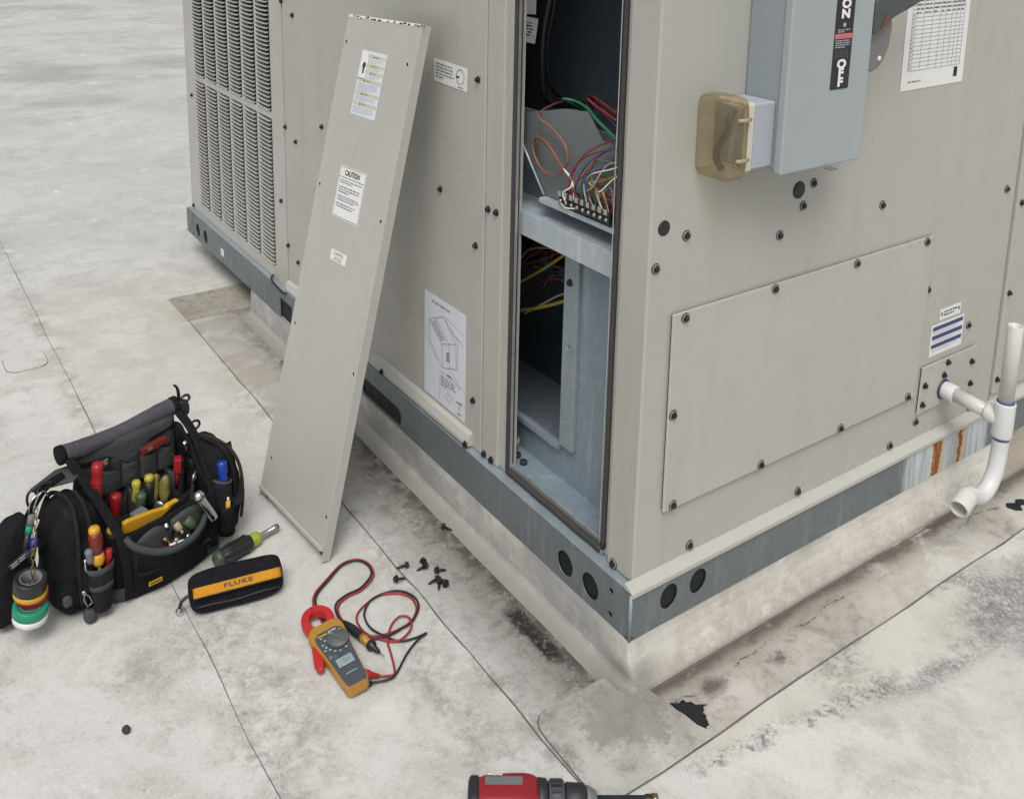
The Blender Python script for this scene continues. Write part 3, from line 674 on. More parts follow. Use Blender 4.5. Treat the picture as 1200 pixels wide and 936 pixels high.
it += [('para', .066, .040, .125, .064, 4, 'ink_grey'), ('para', .090, .070, .118, .076, 1, 'ink'), ('para', .130, .006, .150, .011, 1, 'ink')]
for k in range(10):
    a0, a1 = k * .55, (k + 1) * .55
    ln((.098 + .012 * math.cos(a0), .026 + .008 * math.sin(a0)), (.098 + .012 * math.cos(a1), .026 + .008 * math.sin(a1)))
ln((.125, .030), (.150, .034), .003); ln((.136, .014), (.138, .034), .002)
sticker(unit, LM(.660, .204, .0005), .158, .223, 'label_blue', it, label='tall white sheet with an isometric line drawing')
# data chart on the right face
it = [('para', .020, .012, .095, .018, 1, 'ink_grey'), ('rect', .160, .012, .172, .030, 'ink')]
for k in range(42): it.append(('line', .016, .034 + k * .0072, .176, .034 + k * .0072, .0007, 'ink_grey'))
for x_ in (.016, .026, .050, .076, .100, .118, .136, .150, .163, .176): it.append(('line', x_, .034, x_, .33, .0008, 'ink_grey'))
for x0_, x1_ in ((.028, .048), (.053, .073), (.079, .097), (.103, .115), (.120, .133), (.138, .148), (.152, .161), (.165, .174)):
    it.append(('para', x0_, .1325, x1_, .32, 26, 'ink_grey'))
for k in range(14): it.append(('para', .018, .036 + k * .0072, .024, .041 + k * .0072, 1, 'ink_grey'))
sticker(unit, RM(.590, .890, .0005) @ Matrix.Rotation(.012, 4, 'Z'), .192, .345, 'label', it, label='large white data chart with a ruled grid')
it = [('para', .013, .006, .060, .019, 2, 'ink'), ('rect', .004, .009, .009, .016, 'ink'), ('rect', .063, .009, .068, .016, 'ink')]
sticker(unit, RM(.801, .414, .0005), .072, .023, 'label', it, label='narrow white label above the blue striped one')
it = []
for k in range(3): it += [('rect', .005, .053 - k * .0185, .110, .0615 - k * .0185, 'navy'), ('para', .008, .0455 - k * .0185, .106, .0515 - k * .0185, 2, 'ink_light')]
sticker(unit, RM(.777, .342, .0005), .114, .066, 'label', it, label='white label with three navy bands')
sticker(rail, M0 @ Matrix.Translation((-1.905, .104, .0004)), .026, .024, 'label', [('rect', .010, .002, .013, .020, 'ink_light')])
# black zip tie poking out over the left rail
MB().tube(catmull([(.012, 1.50, .172), (-.004, 1.47, .178), (-.012, 1.44, .178), (-.010, 1.41, .172), (-.006, 1.388, .164), (-.002, 1.37, .166)], 5), .0028, 8).build('cable_tie', 'tool_black', unit)

# ---- open compartment
inn = MB().box(P + .004, .40, .0925, 1.2, .168, .1735).build('compartment_floor', 'galv_in', unit)
wl_ = MB().prism([(-1.1, .1738), (-.0935, .1738), (-.0935, .66), (-1.1, .66)], -.0015, 0, 0, basis((.088, 0, 0), (0, -1, 0), (0, 0, 1)), [[(-.75, .246), (-.283, .246), (-.283, .630), (-.75, .630)]]).build('partition', 'galv_in', unit)
MB().prism([(-.289, .2465), (-.251, .2465), (-.251, .66), (-.289, .66)], 0, .009, 0, basis((.088, 0, 0), (0, -1, 0), (0, 0, 1)), [circle(-.272, .30, .0025, 10), circle(-.272, .44, .003, 10)]).build('bracket', 'galv_lit', wl_, bevel=.0012)
scr(SCREW2, basis((.079, .272, .560), (0, -1, 0), (0, 0, 1)), wl_)
MB().box(.075, .0865, .2885, .75, .2365, .2455).build('bracket', 'galv_lit', wl_)
MB().box(.30, .305, .1, 1.2, .174, .66).build('rear_wall', 'galv_shade', unit)
MB().box(.036, .32, 1.1, 1.105, .174, TOP).build('side_wall', 'galv_shade', unit)
MB().box(.05, .32, .085, .09, .174, TOP).build('side_wall', 'galv_in', unit)
MB().box(.0432, .11, .0935, 1.1, .6665, .6693).build('shelf', 'galv_shelf', unit)
MB().box(.0405, .0430, .0935, 1.1, .626, .6694).build('shelf_front', 'galv_shelf', unit, bevel=.001)
MB().box(.1105, .1135, .0935, 1.1, .66, .83).build('partition', 'galv_in', unit)
MB().box(.26, .263, .0935, 1.1, .66, TOP).build('rear_wall', 'galv_shade', unit)
# grey terminal tray with a clipped corner
tp = [(-.15, .705), (-.325, .705), (-.420, .812), (-.395, .838), (-.280, .866), (-.222, .872), (-.183, .833), (-.11, .833), (-.11, .705)]
tray = MB().prism([(a, b) for a, b in tp], -.0018, 0, 0, basis((.062, 0, 0), (0, -1, 0), (0, 0, 1)) @ Matrix.Rotation(0, 4, 'X')).build('terminal_tray', 'tray_grey', unit)
MB().box(.046, .0618, .094, .325, .6955, .7045).build('tray_lip', 'galv_shelf', tray, bevel=.001)
MB().tube([(.059, .327, .706), (.059, .421, .812)], .0022, 6).build('tray_lip', 'galv_shelf', tray)
MB().lathe([(.0001, 0), (.011, 0), (.011, .004), (.008, .005), (.0001, .005)], 18).build('grommet', 'term_black', unit, M=basis((.259, .46, .80), (0, -1, 0), (0, 0, 1)))
for k in range(9):
    y_ = .262 - k * .0145; z_ = .7205
    t_ = MB().box(.040, .0600, y_ - .0118, y_, z_ - .010, z_ + .012).build('terminal', 'term_black', tray, bevel=.001)
    sc_ = MB().lathe([(.0001, 0), (.0036, 0), (.0032, .003), (.0001, .0034)], 8, M=basis((.0402, y_ - .006, z_ - .003), (0, -1, 0), (0, 0, 1)))
    sc_.box(-.004, .004, -.0045, .0045, 0, .004, 0, basis((.0405, y_ - .006, z_ + .010), (0, -1, 0), (0, 0, 1)))
    sc_.build('terminal_screw', 'term_metal', t_)
def wire(pts, r, q, k=6): return MB().tube(catmull(pts, k), r, 6).build('wire', 'wire_' + q, unit)
or_ = [(.255, .477, .822), (.16, .42, .842), (.050, .338, .846), (.046, .293, .832), (.046, .258, .811), (.046, .249, .787), (.046, .268, .761), (.050, .298, .749), (.052, .334, .757), (.052, .352, .780), (.050, .348, .802), (.047, .326, .809), (.044, .296, .800), (.042, .274, .786), (.040, .252, .773)]
wire(or_, .0022, 'orange'); wire([(a + .0035, b + .004, c - .004) for a, b, c in or_[8:]], .0022, 'orange')
wire([(.040, .252, .773), (.038, .231, .765), (.034, .223, .751), (.030, .239, .737), (.032, .234, .724)], .0014, 'white')
wire([(.040, .250, .772), (.036, .226, .762), (.034, .216, .748), (.038, .221, .728)], .0014, 'white')
wire([(.034, .248, .716), (.026, .225, .716), (.028, .205, .72)], .0013, 'white')
wire([(.11, .391, 1.10), (.11, .395, 1.034), (.11, .409, .973), (.12, .423, .90), (.14, .434, .845), (.20, .46, .825), (.258, .47, .82)], .0055, 'black')
wire([(.12, .392, 1.12), (.125, .40, 1.03), (.13, .425, .94), (.16, .44, .86), (.258, .472, .82)], .004, 'black')
wire([(.24, .43, .81), (.09, .322, .871), (.085, .283, .876), (.075, .239, .873), (.06, .192, .862), (.05, .12, .84)], .0027, 'green')
wire([(.24, .42, .82), (.1, .27, .880), (.08, .225, .880), (.06, .15, .872)], .0022, 'red'); wire([(.24, .41, .83), (.1, .26, .888), (.06, .15, .884)], .0022, 'dkred'); wire([(.24, .40, .83), (.1, .25, .876), (.06, .14, .860)], .002, 'blue')
for i, q in enumerate(('red', 'dkred', 'blue', 'red', 'green', 'white', 'blue', 'tan', 'green', 'yellow', 'white', 'brown', 'tan', 'red')):
    y1 = .228 - i * .0078; y0 = .135 + (i % 5) * .006; z0 = .845 - i * .0065
    j = lambda k=.012: random.uniform(-k, k)
    wire([(.055, .10, z0 + .01 + j()), (.048 - (i % 3) * .004, y0 + j(), z0 + j()), (.040 - (i % 4) * .004, (y0 + y1) / 2 + .012 + j(), (z0 + .735) / 2 + .010 + j()), (.036 + j(.004), y1 + .004 + j(.006), .755 + j(.006)), (.040, y1, .731)], .00125, q, 5)
    if i % 2: wire([(.058, .10, z0 - .03 + j()), (.050 + j(.004), y0 + .02 + j(), z0 - .03 + j()), (.046, y1 + .012 + j(.008), .765 + j(.008)), (.044, y1 + .003, .735)], .0011, random.choice(['black', 'dkred', 'brown', 'white', 'grey']), 5)
# plug-in board and wiring behind the lower window
wire([(.20, .60, .385), (.14, .521, .404), (.13, .445, .436), (.13, .379, .470), (.13, .324, .500), (.15, .27, .52)], .0034, 'yellow'); wire([(.2, .60, .40), (.13, .523, .452), (.13, .448, .504), (.13, .370, .562), (.14, .33, .60)], .0032, 'yellow')
wire([(.15, .56, .41), (.14, .522, .432), (.14, .447, .483), (.14, .407, .507), (.16, .36, .52)], .0026, 'dkred'); wire([(.12, .53, .43), (.12, .509, .471), (.12, .471, .536), (.12, .436, .563), (.14, .40, .57)], .0022, 'grey')
wire([(.16, .55, .47), (.15, .48, .535), (.15, .42, .59)], .0026, 'red'); wire([(.16, .53, .50), (.15, .47, .56), (.16, .43, .60)], .0024, 'brown'); wire([(.15, .50, .40), (.145, .43, .45), (.145, .37, .49), (.15, .33, .50)], .0018, 'white'); wire([(.16, .58, .50), (.15, .52, .53), (.15, .46, .60)], .0024, 'blue')
for i in range(10):
    ya = random.uniform(.46, .58); za = random.uniform(.40, .58); yb = random.uniform(.30, .42); zb = random.uniform(.50, .62)
    wire([(.17, ya, za), (.150 + random.uniform(-.02, .01), ya * .6 + yb * .4 + random.uniform(-.02, .02), za * .5 + zb * .5 + random.uniform(-.03, .02)), (.15, yb, zb), (.18, yb - .02, zb + .01)], random.uniform(.0012, .0022), random.choice(['black', 'dkred', 'blue', 'brown', 'grey', 'orange', 'tan']), 5)
MB().box(.155, .186, .49, .545, .50, .565).build('contactor', 'term_black', unit, bevel=.003)
brd = MB().box(.185, .19, .30, .62, .49, .64).build('circuit_board', 'term_black', unit)
for y_, z_ in ((.425, .53), (.370, .526)): MB().lathe([(.0001, 0), (.0125, 0), (.0125, .016), (.011, .017), (.0001, .017)], 20).build('blue_relay', 'relay_blue', brd, M=basis((.170, y_ + .02, z_ - .01), (0, -1, 0), (0, 0, 1)))
for i in range(26):
    y_ = random.uniform(.31, .56); z_ = random.uniform(.495, .60); a_ = random.uniform(.005, .012)
    MB().box(.16 + random.uniform(0, .01), .186, y_, y_ + a_, z_, z_ + a_ * random.uniform(.6, 1.4)).build('component', random.choice(['tool_grey', 'term_black', 'term_metal', 'wire_tan', 'wire_dkred']), brd)
# small labels on the rear wall, hex plugs and a folded paper on the floor
o_ = sticker(unit, basis((.118, .500, .949), (0.5, -.86, 0), (0, 0, 1)) @ Matrix.Rotation(-.12, 4, 'Z'), .036, .047, 'label', [('para', .010, .006, .028, .040, 6, 'ink')])
sticker(unit, basis((.118, .500, .999), (0.5, -.86, 0), (0, 0, 1)), .036, .07, 'label', [])
for y_, x_ in ((.392, .062), (.366, .058)): MB().lathe([(.0001, 0), (.0075, 0), (.007, .006), (.0001, .007)], 14).build('rubber_plug', 'rubber', unit, M=Matrix.Translation((x_, y_, .1738)))
MB().grid(lambda a, b: (.055 + .02 * a + .006 * b, .402 + .03 * b, .175 + .022 * a + .005 * math.sin(b * 5)), 4, 6).build('paper_tag', 'wire_tan', unit)

# ================================================================== DISCONNECT SWITCH
ds = thing('disconnect_switch', 'blue-grey metal disconnect switch box with black ON OFF label and side lever', 'switch box', Matrix.Translation((.28, P, .80)))
dw = lambda mb, nm, mt, par=None, **k: mb.build(nm, mt, par or ds, M=None if par else Matrix.Translation((-.28, -P, -.80)), **k)
enc = dw(MB().box(.193, .375, -.050, P - .0005, .822, 1.262), 'enclosure', 'disc_side', bevel=.003)
dr = dw(MB().box(.190, .379, -.0655, -.0508, .817, 1.266), 'door', 'disc_grey', bevel=.003, seg=3)
MB().box(.272, .312, -.0495, -.030, .8130, .8165).build('hasp', 'handle_grey', dr)
MB().box(.29, .306, -.078, -.0660, .8135, .8155).build('hasp_tab', 'handle_grey', dr)
bk = dw(MB().box(.182, .386, P - .0045, P - .0003, .80, 1.28), 'mounting_plate', 'tool_black') if False else None
# side lever: pivot plate and arm
hp = [(0, 0), (.018, -.004), (.034, .008), (.047, .036), (.052, .066), (.046, .094), (.036, .105), (0, .105)]
hp = [(.381, 1.060), (.381, .970), (.386, .958), (.398, .952), (.412, .956), (.426, .968), (.437, .990), (.441, 1.018), (.436, 1.045), (.424, 1.062)]
pv = dw(MB().prism(hp, -.002, .002, 0, basis((0, -.055, 0), (1, 0, 0), (0, 0, 1))), 'lever_plate', 'handle_grey', bevel=.001)
MB().lathe([(.0001, 0), (.0045, 0), (.0040, .0014), (.0001, .0018)], 14).build('rivet', 'label', pv, M=basis((.414, -.0572, .972), (1, 0, 0), (0, 0, 1)))
ar = dw(MB().prism([(.381, 1.012), (.392, 1.014), (.412, 1.028), (.430, 1.036), (.475, 1.050), (.57, 1.084), (.56, 1.124), (.455, 1.088), (.413, 1.070), (.381, 1.064)], .003, .012, 0, basis((0, -.055, 0), (1, 0, 0), (0, 0, 1))), 'lever', 'lever_dark', bevel=.003)
MB().prism([(.396, 1.018), (.410, 1.0285), (.416, 1.034), (.414, 1.046), (.404, 1.040)], .0122, .0132, 0, basis((0, -.055, 0), (1, 0, 0), (0, 0, 1))).build('wear_mark', 'wire_brown', ar)
BT = dict(bold=.0010, sx=1.45)
it = [('rect', .001, .076, .0415, .0835, 'label_red'), ('para', .006, .085, .037, .091, 2, 'ink_light'), ('para', .003, .062, .039, .075, 4, 'ink_light'), ('poly', circle(.021, .0965, .0033, 12), 'ink_light')]
for k in range(6): it.append(('line', .004 + k * .006, .047, .008 + k * .005, .060, .0007, 'ink_grey'))
it += [('text', .0215, yy, ch_, .0180, 'white_ink', dict(BT)) for yy, ch_ in ((.1275, 'O'), (.1125, 'N'), (.0375, 'O'), (.0238, 'F'), (.0100, 'F'))]
sticker(dr, basis((.2865, -.0660, .935), (1, 0, 0), (0, 0, 1)), .0425, .138, 'ink', it, name='switch_label', label='black label reading ON and OFF in white capitals')
# weatherproof outlet on the switch's left side
ob = thing('outlet_box', 'grey outlet box with yellowed clear bubble cover on the left side of the switch box', 'outlet', Matrix.Translation((.15, -.016, .826)))
IB = Matrix.Translation((-.15, .016, -.826))
MB().box(.1490, .1922, -.0465, .0135, .8275, .9245).build('box', 'box_lav', ob, M=IB, bevel=.0025)
MB().box(.1345, .1482, -.0475, .0140, .8255, .9265).build('cover_plate', 'plate_white', ob, M=IB, bevel=.003)
rec = MB().box(.1305, .1343, -.040, .008, .833, .919)
rec.cushion((.1315, -.0150, .893), (.003, .013, .012), 2.6, 6); rec.cushion((.1315, -.0150, .858), (.003, .013, .012), 2.6, 6)
rec.build('receptacle', 'handle_grey', ob, M=IB)
bub = MB()
def bubfn(p):
    return Vector((p.x, p.y, p.z))
bub.cushion((.1145, -.0175, .8755), (.0205, .0350, .0610), 7., 16, fn=bubfn)
bb = bub.build('bubble_cover', 'bubble', ob, M=IB, weld=True)
for z_ in (.905, .846): MB().tube([(.108, -.0520, z_), (.120, -.0545, z_), (.1335, -.0520, z_)], .0030, 8).build('hinge', 'wire_tan', bb)
MB().tube(catmull([(.125, -.040, .93), (.11, -.048, .90), (.10, -.047, .86), (.11, -.043, .826)], 4), .0014, 6).build('rim', 'bubble', bb)
# dark cord curl seen through the clear cover
MB().tube(catmull([(.124, -.028, .914), (.108, -.036, .905), (.106, -.034, .885), (.107, -.022, .868), (.106, -.018, .845), (.110, -.026, .828)], 5), .0050, 8).build('cord', 'wire_black', ob, M=IB)

# ================================================================== CONDENSATE DRAIN
dp = thing('drain_pipe', 'white plastic condensate drain with a vent stack and curled trap outlet', 'pipe', Matrix.Translation((.82, -.1, 0)))
DI = Matrix.Translation((-.82, .1, 0))
def dpart(mb, nm, mt, **k): return mb.build(nm, mt, dp, M=DI, **k)
PR = .0140
TX, TY, TZ = .830, -.118, .258
dpart(MB().lathe([(.0165, -.004), (.0215, -.003), (.0205, .004), (.0165, .005)], 22, M=frame((.835, P - .005, .262), (.834, -1, .262))), 'grommet', 'primer')
dpart(MB().lathe([(.0172, 0), (.0178, .001), (.0178, .026), (.0170, .028), (.0145, .028)], 24, M=frame((.835, P - .006, .262), (TX, TY, TZ))), 'coupling', 'pvc_fit')
dpart(MB().tube([(.835, P - .03, .2617), (TX, TY + .02, TZ)], PR, 20), 'pipe', 'pvc')
tee = MB().lathe([(PR, -.035), (.0183, -.035), (.0188, -.032), (.0188, .032), (.0183, .035), (PR, .035)], 26, M=Matrix.Translation((TX, TY, TZ)))
tee.lathe([(.0175, 0), (.0180, .030), (.0172, .033), (PR, .033)], 24, M=frame((TX, TY, TZ), (.834, 0, .2605)))
dpart(tee, 'tee', 'pvc_fit')
st = dpart(MB().lathe([(PR - .0028, .150), (PR - .0028, .190), (PR - .0006, .1905), (PR, .1895), (PR, .02), (PR - .003, .02)], 26, M=Matrix.Translation((TX, TY, TZ)), cap=False), 'vent_stack', 'pvc')
dpart(MB().lathe([(.0001, .12), (PR - .0025, .12)], 16, M=Matrix.Translation((TX, TY, TZ)), cap=False), 'stack_shadow', 'tool_black') if False else None
dpart(MB().lathe([(PR + .0003, .0352), (.0160, .0352), (.0160, .0378), (PR + .0003, .0385)], 22, M=Matrix.Translation((TX, TY, TZ)), cap=False), 'primer_ring', 'primer_blue')
dpart(MB().lathe([(PR + .0004, -.0352), (.0158, -.0352), (.0150, -.0430), (PR + .0004, -.0440)], 22, M=Matrix.Translation((TX, TY, TZ)), cap=False), 'primer_ring', 'primer_blue')
trap = catmull([(TX, TY, TZ - .03), (TX, TY, .215), (TX - .001, TY, .185), (TX - .010, TY - .001, .150), (TX - .030, TY - .002, .124), (TX - .055, TY - .002, .117), (TX - .078, TY - .002, .126), (TX - .096, TY - .003, .1345), (TX - .112, TY - .004, .1325)], 7)
dpart(MB().tube(trap, PR + .0012, 22), 'trap', 'pvc_fit')
a_, b_ = (TX - .100, TY - .003, .1355), (TX - .146, TY - .010, .1240)
dpart(MB().lathe([(PR, .0), (.0180, .0), (.0184, .003), (.0184, .040), (.0178, .043), (.0148, .043), (.0144, .040), (.0144, .012), (.0001, .010)], 26, M=frame(a_, b_), cap=False), 'outlet_coupling', 'pvc')

# ================================================================== LEANING PANEL
PU = Vector((-.0712, .9971, -.0283)); PV = Vector((.237, .0445, .9705)); PO = Vector((-.2806, .5042, .0074))
PO = PO + PU * .0195; PW, PL = .2669, 1.0010
PM = basis(PO + PU * PW, -PU, PV)                                            # origin lower left, x right, y up, z towards viewer
lp = thing('removed_door_panel', 'tall narrow beige access door leaning against the unit beside its opening', 'panel', PM)
hol = [(.045, .925), (.286 - .008, .946), (.276, .654), (.035, .634), (.271, .368), (.028, .350), (.264, .091), (.020, .080)]
sheet = MB().prism([(0, .028), (PW, .028), (PW, PL), (0, PL)], -.0016, 0, holes=[circle(min(PW - .010, max(.010, PW + .0195 - a)), b, .0034, 12) for a, b in hol]).build('face_sheet', 'paint_panel', lp, bevel=.0008)
for a, b in hol: MB().lathe([(.0001, 0), (.0046, 0), (.0046, .0006), (.0001, .0006)], 10).build('hole_shade_disc', 'shade_black', sheet, M=Matrix.Translation((min(PW - .010, max(.010, PW + .0195 - a)), b, -.0024)))  # black discs added behind the holes to paint their shade
MB().box(-.0005, .0012, 0, PL, -.019, -.0012).build('flange', 'paint_panel', lp)
MB().box(PW - .0012, PW + .0005, 0, PL, -.019, -.0012).build('flange', 'paint_panel', lp)
MB().box(.0014, PW - .0014, PL - .0016, PL, -.018, -.0018).build('flange', 'paint_panel', lp)
lipm = MB().box(.001, PW - .001, -.001, .020, -.020, -.014).box(.001, PW - .001, .0195, .027, -.018, .004)
lipm.build('bottom_channel', 'paint_clean', lp, bevel=.001)
for x_ in (.018, PW - .018): scr(SCREW2, Matrix.Translation((x_, .009, -.014)), lp)
MB().box(.004, PW - .004, PL - .0045, PL + .0006, .0001, .0006).build('worn_edge', 'label', lp)
fl = MB()
for i in range(26):
    x_ = .02 + i * .0102 + random.uniform(-.004, .004)
    if random.random() < .62: fl.cushion((x_, PL - random.uniform(.001, .004), .0006), (random.uniform(.002, .007), random.uniform(.0008, .0018), .0012), 2.2, 4, amp=.0008, ns=300, seed=i)
fl.build('torn_gasket', 'tool_black', lp)
sw = .0905; sh = .127
it = [('rect', .002, .070, .024, .125, 'label'), ('rect', .013, .082, .0195, .103, 'ink'), ('line', .009, .090, .012, .100, .001, 'ink'), ('poly', circle(.0165, .098, .0055, 10, .006), 'ink')]
for y0, x0 in ((.114, .026), (.096, .026), (.082, .026), (.066, .002), (.040, .002), (.020, .002)): it += [('rect', x0, y0, sw - .002, y0 + .007, 'warn_band'), ('para', x0 + (sw - x0) * .38, y0 + .001, x0 + (sw - x0) * .72, y0 + .006, 1, 'ink_grey'), ('poly', [(x0 + (sw - x0) * .27, y0 + .001), (x0 + (sw - x0) * .33, y0 + .001), (x0 + (sw - x0) * .30, y0 + .0065)], 'ink')]
for y0, y1, x0 in ((.104, .113, .028), (.0905, .095, .028), (.074, .081, .028), (.048, .065, .005), (.028, .039, .005), (.004, .019, .005)): it.append(('para', x0, y0, sw - .004, y1, max(2, int((y1 - y0) / .0026)), 'ink_light'))
sticker(lp, Matrix.Translation((PW + .0195 - .208, .810, .0004)) @ Matrix.Rotation(-.02, 4, 'Z'), sw, sh, 'label_blue', it, label='white sticker with pale yellow warning bands')
sw, sh = .098, .102
it = [('line', .002, sh - .002, sw - .002, sh - .002, .0008, 'ink'), ('line', .002, .003, sw - .002, .003, .0010, 'ink'), ('line', .002, .080, sw - .002, .080, .0010, 'ink'), ('line', .002, .003, .002, sh - .002, .0005, 'ink_grey'), ('line', sw - .002, .003, sw - .002, sh - .002, .0005, 'ink_grey'), ('text', sw / 2, .0895, 'CAUTION', .0150, 'ink', dict(bold=.0004, sx=.82))]
for y0, y1, nl in ((.068, .0765, 2), (.049, .064, 3), (.034, .046, 3), (.021, .031, 2)): it.append(('para', .008, y0, sw - .008, y1, nl, 'ink_grey'))
sticker(lp, Matrix.Translation((PW + .0195 - .206, .606, .0004)), sw, sh, 'label', it, label='white sticker headed CAUTION')
sticker(lp, Matrix.Translation((PW + .0195 - .183, .525, .0004)), .059, .021, 'label', [('text', .0295, .0148, 'CONTROL', .0085, 'ink_grey', dict(sx=.95)), ('text', .0295, .0055, 'ACCESS', .0085, 'ink_grey')], label='small white sticker reading CONTROL ACCESS')

# ================================================================== TOOL BAG
BM_ = Matrix.Translation((-.617, .616, .0018)) @ Matrix.Rotation(math.radians(15), 4, 'Z') @ Matrix.Scale(.93, 4)
bag = thing('tool_bag', 'open black fabric tool bag crammed with hand tools', 'tool bag', BM_)
def nz(p, s=14, k=0.): return noise.noise(Vector(p) * s + Vector((k, k, k)))
def loop_pts(t, inset=0.):
    pts = rrect(0 + inset, .222 - inset, 0 + inset, .150 - inset, .028, 6); out = []
    N = len(pts)
    for i in range(N):
        a = Vector(pts[i]); b = Vector(pts[(i + 1) % N]); L_ = (b - a).length; k = max(1, int(L_ / .012))
        for j in range(k): out.append(a + (b - a) * j / k)
    return out
def rimz(v): 
    q = min(1, max(0, (v - .015) / .12)); return .128 + .100 * q * q * (3 - 2 * q)
body = MB(); rings = []
def bag_ring(t, inset):
    r_ = []
    for p in loop_pts(t):
        c_ = Vector((.111, .075)); d = (p - c_); z = .012 + (rimz(p.y) - .012) * t
        q = p + d.normalized() * (.012 * math.sin(math.pi * min(1, t * 1.05)) - inset)
        s_ = (.005 * nz((q.x, q.y, z * 1.6), 22, 3) + .003 * nz((q.x, q.y, z * 2.5), 55, 7)) * min(1, t * 4)
        r_.append((q.x + d.normalized().x * s_, q.y + d.normalized().y * s_, z + .002 * nz((q.x, q.y, 0), 40)))
    return r_
for t in [i / 8 for i in range(9)]: rings.append(bag_ring(t, 0))
rings.append([(a, b, c + .003) for a, b, c in bag_ring(1, .003)])
for t in [1 - i / 6 for i in range(6)]: rings.append(bag_ring(t, .008))
n_ = len(rings[0]); body.add([p for r_ in rings for p in r_], [(k * n_ + i, k * n_ + (i + 1) % n_, (k + 1) * n_ + (i + 1) % n_, (k + 1) * n_ + i) for k in range(len(rings) - 1) for i in range(n_)], 0, True)
body.box(.01, .21, .01, .14, .012, .03)
body.build('body', 'bag_black', bag)
bt = MB(); lp_ = loop_pts(0); cc = Vector((.111, .075)); rr_ = []
for d_, z_ in ((.002, .0), (.007, .004), (.008, .018), (.005, .028), (.0, .029)): rr_.append([(*(p + (p - cc).normalized() * d_), z_ + .003 * nz((p.x, p.y, 0), 25)* (z_ > .01)) for p in lp_])
n_ = len(lp_); bt.add([p for r_ in rr_ for p in r_], [(k * n_ + i, k * n_ + (i + 1) % n_, (k + 1) * n_ + (i + 1) % n_, (k + 1) * n_ + i) for k in range(4) for i in range(n_)], 0, True)
bt.build('base_boot', 'boot', bag)
# grey inside back wall, upper pocket band with scalloped openings and lower pocket row
MB().grid(lambda a, b: (.006 + .205 * a, .137 - .006 * math.sin(a * 3.1) * b + .002 * nz((a * .2, b * .1, 0), 30), .10 + .150 * b), 16, 8).build('back_wall', 'bag_grey', bag, solid=.003)
def band(u0, u1, v, z0, z1, np_, bulge, dip, k):
    def fn(a, b):
        s_ = (a * np_) % 1.0 if a < 1 else 1.0; w_ = math.sin(math.pi * s_)
        z1_ = z1 - dip * w_ ** .7 + .002 * nz((a, b, k), 9)
        return (u0 + (u1 - u0) * a, v - bulge * w_ ** .6 * (.35 + .65 * b) + .0015 * nz((a, b, k), 7), z0 + (z1_ - z0) * b)
    return fn
f1 = band(.012, .206, .131, .140, .203, 5, .011, .009, 1)
pb = MB().grid(f1, 60, 8).build('pocket_band', 'bag_grey', bag, solid=.0025)
MB().tube([f1(i / 80, 1.0) for i in range(81)], .0020, 6).build('binding', 'bag_black2', pb)
for k in range(1, 5): MB().tube([Vector(f1(k / 5 - .0001, j / 6)) + Vector((0, -.001, 0)) for j in range(7)], .0012, 5).build('stitch_seam', 'bag_black2', pb)
f2 = band(.006, .212, .112, .035, .160, 5, .020, .013, 4)
pb2 = MB().grid(f2, 60, 8).build('pocket_band', 'bag_grey', bag, solid=.0025)
MB().tube([f2(i / 80, 1.0) for i in range(81)], .0020, 6).build('binding', 'bag_black2', pb2)
sticker(bag, basis((.030, .1235, .203), (1, -.02, 0), (0, .25, 1)), .038, .021, 'bag_black2', [('para', .004, .003, .034, .018, 4, 'wire_tan')], name='care_label')
MB().grid(lambda a, b: (.012 + .196 * a, .068 + .006 * math.sin(a * 7), .03 + (.085 + .010 * math.sin(a * 5 + 1)) * b), 24, 5).build('divider', 'bag_black2', bag, solid=.004)
MB().grid(lambda a, b: (.018 + .188 * a, .018 + .05 * b, .088 + .008 * math.sin(a * 11 + b * 3)), 24, 5).build('compartment_floor', 'bag_black', bag)
# padded grip roll along the back edge
rp = [(-.012, .143, .257), (.03, .144, .252), (.10, .146, .251), (.17, .148, .256), (.214, .149, .259)]
MB().tube(catmull(rp, 8), lambda t: .0165 + .001 * math.sin(t * 9) + .001 * nz((t, 0, 0), 14), 16).build('grip_roll', 'bag_roll', bag)
MB().grid(lambda a, b: (-.006 + .216 * a, .133 + .012 * b, .222 + .030 * b - .010 * math.sin(math.pi * a) * (1 - b)), 20, 4).build('grip_fold', 'bag_black2', bag, solid=.003)
for e_, q in (((-.018, .143, .257), -1), ((.220, .149, .259), 1)):
    MB().lathe([(.012, -.006), (.0185, -.005), (.0185, .005), (.012, .006)], 14, M=frame(e_, (e_[0] + q, e_[1], e_[2]))).build('grip_cuff', 'webbing', bag)
# webbing straps
def strap(pts, wd, name='strap', mat='webbing', up=(0, -1, 1), th=.0016): return MB().tube(catmull(pts, 6), wd, 10, flat=th, up=up).build(name, mat, bag)
strap([(-.012, .140, .262), (-.004, .095, .226), (.006, .045, .182), (.014, .004, .140), (.016, -.014, .10), (.018, -.018, .05), (.020, -.012, .012)], .009, up=(0, -1, .6))
strap([(.216, .146, .262), (.226, .10, .225), (.224, .05, .175), (.214, .012, .140), (.205, -.006, .10), (.20, -.008, .02)], .009, up=(0, -1, .6))
strap([(.228, .150, .235), (.232, .150, .262), (.230, .148, .290), (.224, .150, .302)], .005, up=(1, 0, 0))
for c_, r_ in (((.243, .144, .266), .010), ((.252, .128, .2085), .012)):
    MB().tube([(c_[0] + r_ * math.cos(a * .5236), c_[1], c_[2] + r_ * .8 * math.sin(a * .5236)) for a in range(12)], .0028, 8, closed=True).build('ring', 'tool_black', bag)
MB().cushion((.236, .146, .248), (.014, .012, .018), 3, 6, amp=.002, ns=60).build('strap_clip', 'tool_black', bag, weld=True)
